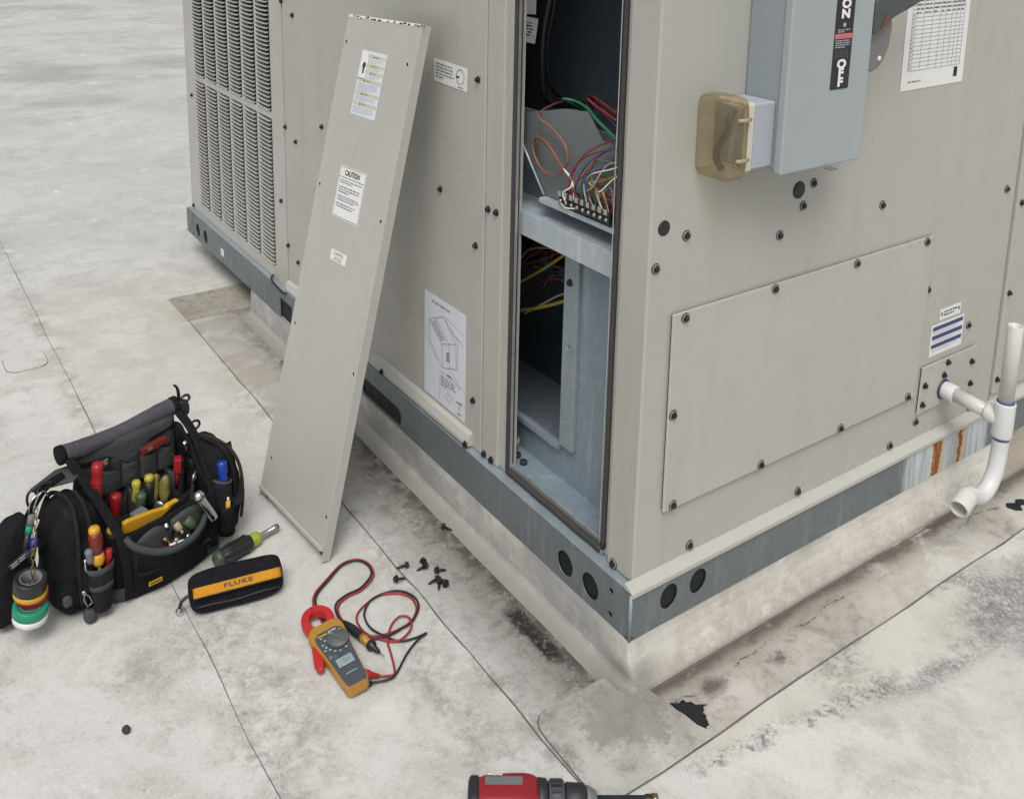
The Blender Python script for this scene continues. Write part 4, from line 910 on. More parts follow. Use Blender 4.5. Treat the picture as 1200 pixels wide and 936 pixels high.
MB().prism([(-.085, .120), (-.078, .108), (-.020, .088), (.002, .105), (.004, .140), (-.030, .146)], .226, .231).build('side_flap', 'bag_grey', bag, bevel=.002)
# left zip pocket with half open mouth
def lfn(p): return Vector((p.x * (1.05 - .25 * (p.z / .1)), p.y * (1 - .10 * max(0, p.z) / .1), p.z))
lpk = MB().cushion((-.040, .074, .106), (.043, .068, .104), 4, 20, amp=.008, ns=20, seed=2, fn=lfn).build('side_pocket', 'bag_black', bag, weld=True)
zp = [(-.060, .001, .040), (-.064, -.003, .10), (-.060, .002, .165), (-.050, .034, .208), (-.046, .08, .214), (-.052, .125, .20), (-.065, .142, .15)]
MB().tube(catmull(zp, 6), .0042, 8).build('zip_edge', 'bag_black2', lpk)
MB().tube(catmull([(zp[0][0] + .004, zp[0][1], zp[0][2]), (-.046, -.004, .085), (-.038, -.002, .14), (-.034, .008, .18), (-.030, .036, .208), (-.026, .08, .214)], 6), .0042, 8).build('zip_edge', 'bag_black2', lpk)
MB().grid(lambda a, b: (-.062 + .022 * b * (.3 + .7 * math.sin(math.pi * a)) + .003 * math.sin(a * 3), -.0015 + .052 * a ** 3 - .004 * math.sin(math.pi * a), .050 + .158 * a), 12, 3).build('zip_mouth_shade', 'shade_black', lpk)  # black surface painting the shade inside the open pocket
zpull = MB().tube([(.0, 0, 0), (.004, 0, -.008), (.004, 0, -.022), (-.004, 0, -.022), (-.004, 0, -.008)], .0013, 6, closed=True)
zpull.cushion((0, 0, .002), (.003, .002, .004), 3, 4)
zpull.build('zip_pull', 'steel', lpk, M=Matrix.Translation((-.060, -.008, .066)) @ Matrix.Rotation(-.3, 4, 'Y') @ Matrix.Scale(1.25, 4))
MB().cushion((-.052, -.004, .016), (.010, .010, .013), 3, 6, amp=.002, ns=80).build('buckle', 'boot', bag, weld=True)
MB().cushion((-.086, .004, .060), (.008, .006, .010), 3, 6, amp=.002, ns=80).build('buckle', 'boot', bag, weld=True)
# right zip pocket, brown piping
def rfn(p): return Vector((p.x * (1.0 - .20 * p.z / .1), p.y, p.z))
rpk = MB().cushion((.248, .072, .102), (.034, .066, .100), 4, 20, amp=.007, ns=20, seed=8, fn=rfn).build('side_pocket', 'bag_black', bag, weld=True)
MB().tube(catmull([(.236, .138, .186), (.244, .10, .202), (.256, .060, .203), (.270, .026, .186), (.278, .008, .150), (.281, .006, .09), (.276, .008, .04)], 6), .0034, 8).build('piping', 'bag_brown', rpk)
MB().tube(catmull([(.232, .12, .20), (.238, .06, .210), (.250, .018, .198), (.258, .002, .150), (.258, .000, .10)], 6), .0034, 8).build('zip_edge', 'bag_black2', rpk)
MB().grid(lambda a, b: (.246 + .030 * b, .035 * (1 - a) - .001 + (-.004 if a > .9 else 0), .200 - .12 * a), 8, 4).build('zip_mouth_shade', 'shade_black', rpk)  # painted dark of the pocket's open cavity
MB().cushion((.284, .030, .085), (.008, .010, .032), 4, 6, amp=.002, ns=60).build('side_buckle', 'tool_black', rpk, weld=True)
slv = MB().grid(lambda a, b: (.214 + .036 * a, .004 - .018 * math.sin(math.pi * a) ** .5, .060 + (.092 - .012 * a) * b), 12, 5).build('tool_sleeve', 'bag_black2', bag, solid=.003)
MB().tube([(.214 + .036 * i / 12, .004 - .018 * math.sin(math.pi * i / 12) ** .5, .152 - .012 * i / 12) for i in range(13)], .003, 8).build('binding', 'bag_grey', slv)
MB().grid(lambda a, b: (.216 + .03 * a, -.008 - .016 * math.sin(math.pi * a) ** .5, .035 + .062 * b), 12, 5).build('tool_sleeve', 'bag_black', bag, solid=.003)
# front pocket with sagging grey-bound rim
def fp(a, b):
    w_ = math.sin(math.pi * min(1, max(0, a))) ** .55
    return (.022 + .165 * a, -.004 - (.014 + .030 * b) * w_ + .003 * nz((a * .2, b * .1, 1), 20), .006 + (.124 - .034 * w_ - .012 * a) * b)
fpk = MB().grid(fp, 30, 10).build('front_pocket', 'bag_black', bag, solid=.003)
MB().tube([fp(i / 40, 1.0) for i in range(41)], .0048, 8, flat=.0062, up=(0, 0, 1)).build('binding', 'bag_grey', fpk)
MB().grid(lambda a, b: (.03 + .15 * a, -.005 - .030 * b, .060 - .004 * math.sin(a * 9)), 8, 3).build('pocket_floor', 'bag_black2', fpk)
MB().grid(lambda a, b: (.040 + .075 * a, -.006 - .010 * math.sin(math.pi * a), .06 + (.050 + .022 * math.sin(math.pi * min(1, a * 1.1))) * b), 12, 5).build('inner_divider', 'bag_grey', fpk, solid=.003)
MB().grid(lambda a, b: (.112 + .070 * a, -.006 - .006 * math.sin(math.pi * a), .06 + (.062 + .012 * math.sin(math.pi * a)) * b), 12, 5).build('inner_divider', 'bag_grey', fpk, solid=.003)
MB().prism(rrect(0, .026, 0, .0095, .001, 2), 0, .001).build('logo_tag', 'tool_yellow', fpk, M=basis((.050, -.0268, .026), (1, -.10, 0), (0, -.12, 1)))
pr_ = MB()
for k in range(7): pr_.box(.003 + k * .003, .0052 + k * .003, .003, .0065, .0011, .0013)
pr_.build('tag_print', 'ink', fpk, M=basis((.050, -.0268, .026), (1, -.10, 0), (0, -.12, 1)))
hs_ = MB().lathe([(.014, .020), (.019, .050), (.023, .108), (.021, .109), (.018, .06), (.001, .055)], 18, sy=.7, cap=False).build('tool_holster', 'bag_black2', bag, M=Matrix.Translation((-.030, -.012, 0)))
MB().lathe([(.0225, .100), (.0245, .102), (.0245, .111), (.0225, .112)], 18, sy=.7, cap=False).build('binding', 'bag_grey', hs_)
MB().lathe([(.0195, .066), (.0215, .068), (.0215, .075), (.0195, .077)], 18, sy=.75, cap=False).build('binding', 'bag_grey', hs_)
plain('stitch', (.07, .07, .068), .8)
sq_ = MB()
for a in [i / 46 for i in range(2, 45)]:
    q0, q1 = Vector(fp(a, .90)), Vector(fp(a + .012, .90)); off = Vector((0, -.0022, .0004)); sq_.tube([q0 + off, q1 + off], .0005, 4)
for b in [i / 16 for i in range(1, 14)]:
    q0, q1 = Vector(fp(.06, b)), Vector(fp(.06, b + .035)); off = Vector((0, -.0022, 0)); sq_.tube([q0 + off, q1 + off], .0005, 4)
sq_.build('stitching', 'stitch', fpk)
# outer pouch hanging on the far left end
MB().cushion((-.140, .096, .108), (.036, .030, .098), 4, 12, amp=.006, ns=18, seed=5, fn=lambda p: Vector((p.x * (1 - .35 * max(0, p.z) / .1) + p.z * .16, p.y, p.z))).build('end_pouch', 'bag_black', bag, weld=True)
strap([(-.100, .11, .18), (-.085, .10, .215), (-.062, .10, .236), (-.03, .11, .236)], .007)
sticker(bag, basis((-.150, .0640, .128), (.85, -.1, .42), (-.42, 0, .85)), .038, .014, 'bag_grey', [('para', .003, .002, .035, .012, 2, 'ink_light')], name='fabric_label')
ck = MB().tube([(-.092 + .009 * math.cos(a * .628), .100, .222 + .017 * math.sin(a * .628)) for a in range(10)], .0024, 8, closed=True)
ck.tube(catmull([(-.092, .10, .238), (-.072, .1, .243), (-.055, .1, .236)], 4), .004, 8); ck.build('snap_hook', 'tool_black', bag)
for q in range(2): MB().tube(catmull([(-.105 + q * .008, .09, .20), (-.098 + q * .01, .088, .226), (-.076, .09, .234), (-.066, .092, .218)], 5), .0016, 6).build('wire_loop', 'chrome', bag)

# ---- chain with tape rolls hanging from the bag
CT, CB_ = Vector((-.108, .045, .238)), Vector((-.134, .030, .148))
ch = thing('tape_chain', 'thin brass link chain holding the stack of tape rolls', 'chain', BM_ @ Matrix.Translation(CB_))
ICH = Matrix.Translation(-CB_)
for k in range(14):
    p = CT.lerp(CB_ - Vector((0, 0, .05)), (k + .5) / 14); R_ = Matrix.Rotation(k * math.pi / 2, 4, 'Z')
    mb = MB().tube([(.0032 * math.cos(a * .628), 0, .0066 * math.sin(a * .628)) for a in range(10)], .0009, 5, closed=True)
    mb.build('link', 'brass', ch, M=ICH @ Matrix.Translation(p) @ R_)
tz = .126
for i, (nm, q, h_, r_, dx, dy) in enumerate((('black', 'tape_black', .024, .0270, 0, 0), ('yellow', 'tool_yellow', .010, .0278, .001, .001), ('red', 'tool_red', .013, .0268, .005, .006), ('green', 'tape_green', .018, .0285, -.004, -.003), ('white', 'tape_white', .012, .0285, -.004, -.002))):
    M_ = BM_ @ Matrix.Translation((-.137 + dx, .030 + dy, tz - h_)) @ Matrix.Rotation(math.radians(10), 4, 'X') @ Matrix.Rotation(math.radians(6), 4, 'Y')
    rl = thing('tape_roll', {'black': 'thick black electrical tape roll, topmost of the hanging stack', 'yellow': 'thin yellow tape roll below the black one in the hanging stack', 'red': 'red tape roll between the yellow and green ones in the hanging stack', 'green': 'green tape roll above the white one in the hanging stack', 'white': 'white tape roll at the bottom of the hanging stack'}[nm], 'tape', M_, 'tape rolls on the chain')
    MB().lathe([(.0185, 0), (r_ - .001, 0), (r_, .0012), (r_, h_ - .0014), (r_ - .001, h_ - .0004), (.0185, h_ - .0004), (.0185, 0)], 36, cap=False).build('tape', q, rl)
    MB().lathe([(.0165, .0004), (.0184, .0004), (.0184, h_ - .0001), (.0165, h_ - .0001), (.0165, .0004)], 30, cap=False).build('core', 'tape_core', rl)
    tz -= h_ + .0004

# ---- tools in the bag
def tool(name, label, cat, a, b, roll=0., group=None):
    """thing whose z axis runs from a to b in bag coordinates"""
    return thing(name, label, cat, BM_ @ frame(a, b) @ Matrix.Rotation(roll, 4, 'Z') @ Matrix.Scale(.95, 4), group)
def handle_prof(r, L, k=1.0): return [(.001, 0), (r * .85, .001), (r, r * .5), (r * 1.0, L * .25), (r * .86, L * .45), (r * .95, L * .65), (r * .80, L * .86), (r * .62, L), (.001, L)]
o = tool('screwdriver', 'long all red insulated screwdriver standing in the left inner pocket', 'screwdriver', (.019, .075, .252), (.008, .083, .10), 0)
MB().lathe([(.001, 0), (.0105, .001), (.0128, .006), (.0128, .020), (.0108, .026), (.0128, .034), (.0124, .075), (.0100, .088), (.0072, .096), (.0068, .115), (.001, .116)], 14, sx=1, sy=.9).build('handle', 'tool_red', o)
for k in range(5): MB().lathe([(.0128, 0), (.0134, .002), (.0128, .004)], 14, sy=.9, cap=False).build('grip_ring', 'tool_dkred', o, M=Matrix.Translation((0, 0, .040 + k * .007)))
MB().lathe([(.0035, .115), (.0035, .19), (.001, .191)], 8).build('shaft', 'tool_dkred', o)
o = tool('screwdriver', 'red screwdriver with yellow butt and collar in the front corner holster', 'screwdriver', (-.037, -.012, .190), (-.031, -.012, .09))
MB().lathe([(.001, 0), (.0080, .001), (.0105, .006), (.0108, .012)], 14).build('butt_cap', 'tool_yellow', o)
MB().lathe([(.0108, .0122), (.0130, .022), (.0132, .034), (.0105, .050), (.0100, .056)], 14).build('handle', 'tool_dkred', o)
MB().lathe([(.0098, .0562), (.0115, .064), (.0120, .072), (.0085, .082), (.005, .086)], 14).build('collar', 'tool_yellow', o)
MB().lathe([(.003, .086), (.003, .13), (.001, .131)], 8).build('shaft', 'steel', o)
o = tool('screwdriver', 'short red handle beside the yellow collared screwdriver', 'screwdriver', (-.014, -.014, .135), (-.018, -.010, .08)); MB().lathe(handle_prof(.0075, .05), 12).build('handle', 'tool_red', o)
o = tool('bit_holder', 'slim grey holder with chrome clip left of the yellow collared screwdriver', 'tool', (-.050, -.014, .152), (-.044, -.010, .09)); MB().lathe(handle_prof(.008, .03), 12).build('cap', 'tool_grey', o); MB().tube([(.006, -.006, .018), (.006, -.009, .035), (.006, -.006, .055)], .0018, 6).build('clip', 'chrome', o)
o = tool('wire_stripper', 'long flat yellow tool handle lying across the main compartment', 'wire stripper', (.036, .030, .128), (.155, .036, .118))
st_ = [(-.012, 0), (.012, .0), (.014, .010), (.011, .060), (.006, .092), (.010, .098), (.012, .122), (.007, .124), (.004, .106), (-.002, .100), (-.010, .085), (-.014, .02)]
MB().prism(st_, -.006, .006, 0, Matrix(((0, 0, 1, 0), (1, 0, 0, 0), (0, 1, 0, 0), (0, 0, 0, 1)))).build('handle', 'tool_yellow', o, bevel=.004, seg=3)
o = tool('screwdriver', 'yellow ball ended handle at the left front of the main compartment', 'screwdriver', (.014, .022, .150), (.02, .026, .07)); MB().lathe([(.001, 0), (.009, .001), (.0128, .008), (.0115, .017)], 14).build('butt_cap', 'tool_lemon', o); MB().lathe([(.0114, .0172), (.0125, .03), (.010, .06), (.001, .061)], 14).build('handle', 'tool_dkred', o)
MB().lathe([(.0126, .030), (.0130, .034), (.0128, .038)], 14, cap=False).build('stripe', 'tool_yellow', o)
o = tool('screwdriver', 'red round handle end in the second inner pocket', 'screwdriver', (.053, .084, .168), (.05, .088, .10)); MB().lathe(handle_prof(.0115, .06), 14).build('handle', 'tool_red', o)
o = tool('screwdriver', 'lemon yellow ball handle in the middle inner pocket', 'screwdriver', (.103, .098, .166), (.10, .10, .10)); MB().lathe([(.001, 0), (.007, .001), (.0095, .007), (.008, .016), (.010, .04), (.001, .06)], 14).build('handle', 'tool_lemon', o)
o = tool('screwdriver', 'dull green ball handle below the lemon yellow one', 'screwdriver', (.104, .084, .144), (.10, .088, .08)); MB().lathe([(.001, 0), (.009, .001), (.0115, .008), (.0095, .02), (.011, .04), (.001, .06)], 14).build('handle', 'tool_green', o)
o = tool('screwdriver', 'black handle with yellow tip left of the olive pliers', 'screwdriver', (.128, .094, .168), (.122, .090, .09)); MB().lathe([(.001, 0), (.008, .001), (.0100, .006), (.0098, .014)], 12).build('butt_cap', 'tool_lemon', o); MB().lathe([(.0096, .0142), (.0100, .03), (.009, .06), (.001, .075)], 12).build('handle', 'tool_black', o)
o = tool('pliers', 'pair of stubby olive pliers handles in the inner pocket', 'pliers', (.150, .090, .156), (.138, .082, .09))
for s_ in (-1, 1): MB().cushion((s_ * .011, 0, .026), (.0105, .010, .030), 2.6, 8, amp=.002, ns=60, seed=s_).build('handle', 'tool_olive', o, weld=True)
MB().cushion((0, 0, .066), (.014, .007, .016), 3, 6).build('jaw', 'steel', o, weld=True)
o = tool('utility_knife', 'red folding knife tucked in the upper back pocket band', 'knife', (.128, .121, .206), (.184, .117, .214)); MB().prism([(-.007, 0), (.006, 0), (.008, .030), (.006, .058), (-.004, .060), (-.008, .04)], -.005, .005, 0, Matrix(((0, 0, 1, 0), (1, 0, 0, 0), (0, 1, 0, 0), (0, 0, 0, 1)))).build('handle', 'tool_dkred', o, bevel=.002)
MB().box(-.0062, -.0052, -.003, .004, .012, .024).build('blade_button', 'steel', o)
o = tool('nut_driver', 'thick chrome socket driver sticking out over the right front corner', 'nut driver', (.160, -.022, .163), (.190, -.034, .095)); MB().lathe([(.001, -.002), (.0085, .0), (.0122, .006), (.0118, .014), (.0105, .016)], 16).build('head', 'chrome', o); MB().lathe([(.0098, .0162), (.0098, .070), (.0090, .074), (.006, .074), (.006, .060)], 16, cap=False).build('tube', 'chrome', o)
MB().lathe([(.0123, .0095), (.0127, .011), (.0123, .0125)], 16, cap=False).build('groove', 'tool_black', o)
o = tool('pliers', 'polished steel plier jaw at the right inner pocket', 'pliers', (.205, .090, .206), (.218, .090, .160)); MB().prism([(-.005, 0), (.002, -.003), (.008, .020), (.008, .045), (-.006, .045), (-.007, .015)], -.004, .004, 0, Matrix(((1, 0, 0, 0), (0, 0, 1, 0), (0, 1, 0, 0), (0, 0, 0, 1)))).build('jaw', 'chrome', o, bevel=.002)
MB().cushion((.001, 0, .07), (.010, .008, .028), 3, 6).build('handle', 'tool_black', o, weld=True)
o = tool('adjustable_wrench', 'chrome wrench end beside the strap at the right inner pocket', 'wrench', (.208, .060, .150), (.20, .07, .07)); MB().tube([(.010 * math.cos(a * .7), 0, .012 + .010 * math.sin(a * .7)) for a in range(9)], .0035, 8, closed=True).build('ring_end', 'steel', o); MB().box(-.006, .006, -.003, .003, .024, .085).build('shank', 'steel', o)
o = tool('pipe_cutter', 'bright red block shaped tool near the polished jaw', 'tool', (.190, .092, .178), (.186, .094, .12)); MB().box(-.010, .010, -.008, .008, 0, .034).build('head', 'tool_red', o, bevel=.003); MB().lathe([(.005, .034), (.0055, .05), (.004, .07)], 10).build('knob', 'tool_dkred', o)
o = tool('screwdriver', 'translucent blue handled screwdriver in the right side pocket', 'screwdriver', (.234, .004, .186), (.231, -.004, .12)); MB().lathe([(.001, 0), (.0095, .001), (.0110, .006), (.0110, .024), (.0085, .030), (.0108, .040), (.0085, .052), (.001, .053)], 10).build('handle', 'tool_blue', o)
o = tool('marker_pen', 'small yellow pen with white tip below the blue screwdriver', 'pen', (.232, -.016, .116), (.231, -.016, .07)); MB().lathe([(.001, 0), (.0025, .001), (.003, .008)], 8).build('tip', 'tape_white', o); MB().lathe([(.005, .0082), (.005, .04), (.001, .041)], 10).build('barrel', 'tool_yellow', o)
o = thing('small_case', 'small pale grey case lying behind the yellow tool handle', 'case', BM_ @ Matrix.Translation((.080, .050, .125)) @ Matrix.Rotation(.2, 4, 'Z')); MB().box(-.014, .014, -.010, .010, 0, .008).build('lid', 'tool_grey', o, bevel=.002); MB().box(-.0142, .0142, -.0102, .0102, -.012, -.0004).build('tray', 'tool_grey', o, bevel=.002)
bits = [((.066, -.030, .092), .0065, 'chrome', 'round chrome socket at the front of the front pocket'), ((.092, -.020, .098), .005, 'brass', 'brass fitting in the middle of the front pocket'), ((.110, -.026, .090), .0055, 'steel', 'dull steel fitting right of the chrome socket'), ((.100, -.012, .118), .0050, 'chrome', 'small chrome bolt standing against the pocket divider'), ((.132, -.030, .088), .0050, 'chrome', 'chrome nut at the right end of the front pocket'), ((.122, -.014, .108), .0075, 'wire_tan', 'tan wire nut behind the chrome nut'), ((.146, -.014, .104), .011, 'tool_green', 'dark green knob at the right of the front pocket')]
for (p, r_, q, lb) in bits:
    o = thing('pocket_fitting', lb, 'fitting', BM_ @ Matrix.Translation(p) @ Matrix.Rotation(random.uniform(-.8, .8), 4, 'X') @ Matrix.Rotation(random.uniform(-.8, .8), 4, 'Y'), 'loose fittings in the front pocket')
    MB().lathe([(r_ * .6, -r_ * 1.2), (r_, -r_), (r_, r_ * .5), (r_ * .8, r_), (r_ * .45, r_), (r_ * .4, r_ * .3), (.0002, r_ * .3)], 6 if 'nut' in lb else 14).build('head', q, o)
    MB().lathe([(r_ * .4, -r_ * 2.2), (r_ * .4, -r_ * 1.2)], 8).build('shank', q, o)
for k, (y_, q, lb) in enumerate(((-.016, 'tool_red', 'thin red bit lying along the front pocket rim'), (-.022, 'wire_white', 'thin pale bit lying along the front pocket rim'))):
    o = tool('driver_bit', lb, 'bit', (.074 + k * .02, -.030, .090), (.112 + k * .02, -.034, .086)); MB().lathe([(.0028, 0), (.0028, .026), (.0016, .030), (.0016, .040), (.0004, .042)], 6).build('shank', q, o); MB().lathe([(.0030, .012), (.0032, .014), (.0030, .016)], 8, cap=False).build('band', 'steel', o)
o = tool('marker_pen', 'clear capped green marker in the far left pouch', 'pen', (-.108, .066, .214), (-.128, .070, .13)); MB().lathe([(.004, 0), (.0065, .002), (.0065, .020)], 12).build('cap', 'tape_core', o); MB().lathe([(.0068, .0202), (.0068, .036)], 12).build('band', 'tape_green', o); MB().lathe([(.0062, .0362), (.0062, .08)], 12).build('barrel', 'tool_black', o)
o = tool('marker_pen', 'short blue capped marker in the far left pouch', 'pen', (-.110, .058, .172), (-.118, .066, .12)); MB().lathe([(.004, 0), (.0075, .002), (.0075, .016)], 12).build('cap', 'tool_blue', o); MB().lathe([(.0066, .0162), (.0066, .05)], 12).build('barrel', 'tool_black', o)

# ================================================================== ON THE ROOF
# nut driver lying by the bag
a_, b_ = Vector((-.446, .617, .0178)), Vector((-.318, .655, .0135))
o = thing('nut_driver', 'nut driver with black grip, lime collar and steel shaft lying on the roof', 'nut driver', frame(a_, b_))
MB().lathe([(.001, 0), (.0110, .001), (.0140, .004), (.0148, .012)], 18).build('butt_cap', 'tool_green', o)
MB().lathe([(.0149, .0122), (.0158, .030), (.0150, .055), (.0158, .068), (.0135, .076), (.0120, .077)], 18).build('handle', 'tool_black', o)
for k in range(6):
    a = k * math.pi / 3; MB().tube([(.0150 * math.cos(a), .0150 * math.sin(a), .014), (.0158 * math.cos(a), .0158 * math.sin(a), .03), (.0150 * math.cos(a), .0150 * math.sin(a), .055), (.0157 * math.cos(a), .0157 * math.sin(a), .070)], .0022, 6).build('grip_rib', 'tool_black', o)
MB().lathe([(.0120, .0772), (.0128, .079), (.0128, .090), (.0110, .095), (.006, .096)], 12, smooth=False).build('collar', 'driver_green', o)
MB().lathe([(.0050, .096), (.0050, .128), (.0058, .1285), (.0058, .140), (.0035, .1405), (.0035, .132)], 12, cap=False).build('shaft', 'steel', o)
# soft case
PMx = Matrix.Translation((-.4365, .5330, .0022)) @ Matrix.Rotation(math.radians(-10.5), 4, 'Z')
o = thing('soft_case', 'small black zipped soft case with yellow FLUKE band beside the bag', 'case', PMx)
def pfn(p): return Vector((p.x, p.y * (1 - .16 * (p.z / .024)) , p.z))
MB().cushion((0, 0, .0245), (.079, .033, .0240), 5., 16, amp=.0012, ns=26, fn=pfn).build('body', 'pouch_black', o, weld=True)
def onp(s_, t_):                                   # band on the sloping upper front of the case
    x = -.0735 + .147 * s_; k = max(0, (abs(2 * s_ - 1) - .80) / .20); cv = .0045 * k * k
    y = -.0345 + .0150 * (.08 + .80 * t_); 
    z = .0345 + .0145 * max(0, .08 + .80 * t_) ** .75
    return (x, y - .0030 + cv, z + .0022 - cv * .8)
MB().grid(lambda a, b: onp(a, b * (1 - .0)) , 30, 6).build('yellow_band', 'pouch_yellow', o, solid=.0016)
for t_ in (-.06, 1.06): MB().tube([onp(i / 30, t_) for i in range(31)], .0014, 6).build('piping', 'pouch_black', o)
mt_ = Vector(onp(.5, .5)); d_ = (Vector(onp(.5, .85)) - Vector(onp(.5, .25))).normalized()
link('lettering', text_mesh('FLUKE', .0095, 'ink', 1.15, 1.65, .00025), o, M=basis(mt_ + Vector((0, -.0011, .0012)), (1, 0, 0), d_))
MB().tube([(-.07 + i * .014, -.0368 + .002 * (abs(i - 5) / 5) ** 4, .020 + .0012 * math.sin(i)) for i in range(11)], .0018, 6).build('zip', 'tool_black', o)
MB().tube([(-.076, -.01, .026), (-.083, -.008, .026), (-.092, -.010, .020), (-.096, -.014, .012)], .0030, 8).build('zip_tab', 'tool_black', o)
MB().tube([(-.097 + .005 * math.cos(a * .7), -.0165 + .006 * math.sin(a * .7), .009) for a in range(9)], .0013, 6, closed=True).build('zip_pull', 'steel', o)
# clamp meter
MM = Matrix.Translation((-.3560, .2120, .0105)) @ Matrix.Rotation(math.radians(-2.0), 4, 'Z') @ Matrix.Rotation(math.radians(-7), 4, 'Y') @ Matrix.Scale(.91, 4)
o = thing('clamp_meter', 'yellow and grey clamp meter with red jaw and small screen lying on the roof', 'clamp meter', MM)
bo = [(-.0175, 0), (.0175, 0), (.0205, .006), (.0255, .080), (.0300, .120), (.0325, .136), (.0315, .150), (.0235, .160), (-.0235, .160), (-.0315, .150), (-.0325, .136), (-.0300, .120), (-.0255, .080), (-.0205, .006)]
MB().prism(bo, -.004, .0185).build('body', 'meter_yellow', o, bevel=.005, seg=4)
fo = [(-.0150, .0005), (.0150, .0005), (.0185, .008), (.0235, .082), (.0265, .118), (.0250, .132), (.017, .138), (-.017, .138), (-.0250, .132), (-.0265, .118), (-.0235, .082), (-.0185, .008)]
fc = MB().prism(fo, .0170, .0205).build('face', 'meter_grey', o, bevel=.002, seg=3)
MB().lathe([(.0195, 0), (.0195, .004), (.0180, .006), (.001, .0062)], 32).build('rotary_dial', 'meter_knob', fc, M=Matrix.Translation((.009, .104, .0206)))
MB().prism([(-.003, -.016), (.003, -.016), (.0035, .016), (-.0035, .016)], .006, .0078).build('dial_pointer', 'meter_knob', fc, M=Matrix.Translation((.009, .104, .0206)) @ Matrix.Rotation(.5, 4, 'Z'))
MB().prism(rrect(-.0165, .0165, .042, .066, .002, 3), .0203, .0212).build('bezel', 'meter_grey', fc)
MB().prism(rrect(-.0145, .0145, .044, .064, .0015, 3), .0210, .0216).build('screen', 'lcd', fc)
dg = MB()
for k in range(3): dg.box(-.004 + k * .005, -.001 + k * .005, .050, .058, .0217, .0218)
dg.box(-.011, -.008, .046, .048, .0217, .0218); dg.build('digits', 'ink_grey', fc)
MB().cushion((-.0175, .075, .0208), (.0038, .0042, .0016), 3, 6).build('button', 'tool_grey', fc, weld=True)
MB().cushion((-.010, .072, .0208), (.0038, .0036, .0016), 3, 6).build('button', 'meter_knob', fc, weld=True)
pm = MB()
for x_, y_, q in ((-.016, .124, 0), (-.012, .116, 1), (-.019, .108, 1), (-.016, .100, 1), (-.020, .094, 1), (-.012, .092, 1), (-.006, .084, 1), (.002, .080, 1), (.014, .082, 0), (.020, .126, 1), (.002, .128, 0)): pm.box(x_ - .002, x_ + .002, y_ - .0012, y_ + .0012, .0206, .0208, 1)
pm.box(-.020, -.002, .1285, .1315, .0206, .0208, 0); pm.box(-.010, .010, .026, .0272, .0206, .0208, 1)
pm.build('dial_print', ['tool_yellow', 'ink_light'], fc)
link('lettering', text_mesh('FLUKE', .0048, 'white_ink', 1, 1.1, .0001), fc, M=Matrix.Translation((.0075, .1315, .0208)))
jw = MB(); N = 28
def jp(a, rx, ry): return (-.001 + rx * .88 * math.cos(a), .180 + ry * .90 * math.sin(a))
outer = [jp(math.radians(-62 + 304 * i / N), .0335, .0400) for i in range(N + 1)]; inner = [jp(math.radians(-50 + 280 * i / N), .0175, .0235) for i in range(N + 1)]
jw.prism(outer + inner[::-1], -.001, .0135); jw.build('jaw', 'meter_red', o, bevel=.004, seg=3)
MB().prism([(-.0015, .2015), (-.0005, .2015), (-.0005, .2155), (-.0015, .2155)], -.0015, .0140).build('jaw_gap', 'ink', o)
MB().prism([(-.028, .128), (-.022, .120), (-.0275, .085), (-.034, .072), (-.044, .074), (-.045, .088), (-.037, .118), (-.033, .130)], .000, .011).build('trigger', 'meter_red', o, bevel=.003, seg=3)
# test leads
PLR, PLB = (-.331, .2325, .013), (-.348, .2215, .011)
RED = [(-.314, .228), (-.298, .219), (-.290, .222), (-.278, .256), (-.269, .286), (-.248, .314), (-.227, .323), (-.215, .313), (-.221, .292), (-.238, .279), (-.258, .277), (-.278, .299), (-.291, .323), (-.292, .350), (-.284, .369), (-.264, .382), (-.231, .390), (-.200, .377), (-.187, .354), (-.192, .327), (-.211, .307), (-.234, .301), (-.262, .302), (-.286, .311), (-.299, .330), (-.310, .372), (-.303, .404), (-.281, .417), (-.251, .420), (-.226, .433), (-.213, .447), (-.209, .475), (-.222, .499), (-.252, .501), (-.291, .478), (-.323, .456), (-.336, .433), (-.339, .408), (-.341, .385), (-.345, .34)]
BLK = [(-.330, .222), (-.308, .214), (-.291, .217), (-.254, .246), (-.226, .261), (-.207, .266), (-.228, .2675), (-.253, .2755), (-.268, .298), (-.279, .327), (-.277, .353), (-.269, .370), (-.248, .387), (-.217, .389), (-.194, .379), (-.1825, .354), (-.187, .328), (-.212, .304), (-.237, .2985), (-.263, .296), (-.288, .305), (-.302, .328), (-.313, .372), (-.306, .408), (-.282, .4215), (-.252, .4245), (-.228, .437), (-.216, .450), (-.2125, .474), (-.223, .495), (-.252, .497), (-.289, .474), (-.320, .453), (-.332, .432), (-.335, .408), (-.337, .385), (-.341, .34)]
for nm, path, q, pg, lb in (('red', RED, 'meter_red', PLR, 'looping red test lead plugged into the clamp meter'), ('black', BLK, 'tool_black', PLB, 'looping black test lead plugged into the clamp meter')):
    o = thing('test_lead', lb, 'test lead', Matrix.Translation((path[0][0], path[0][1], .0025)), 'test leads'); IM = o.matrix_world.inverted()
    zz = .0048 if nm == 'black' else .0040
    pts = [(pg[0] + .010, pg[1] - .005, pg[2] - .003)] + [(x, y, zz + (.0026 if (nm == 'red' and 6 <= i <= 10) else 0) + .0004 * math.sin(i * 1.7)) for i, (x, y) in enumerate(path)]
    MB().tube(catmull(pts, 7), .0018, 8).build('cable', 'wire_red' if nm == 'red' else 'tool_black', o, M=IM)
    MB().lathe([(.003, -.010), (.0062, -.008), (.0062, .002), (.0045, .004), (.0035, .018), (.0024, .019)], 12).build('plug', q, o, M=IM @ frame(pg, (path[0][0], path[0][1], .004)))
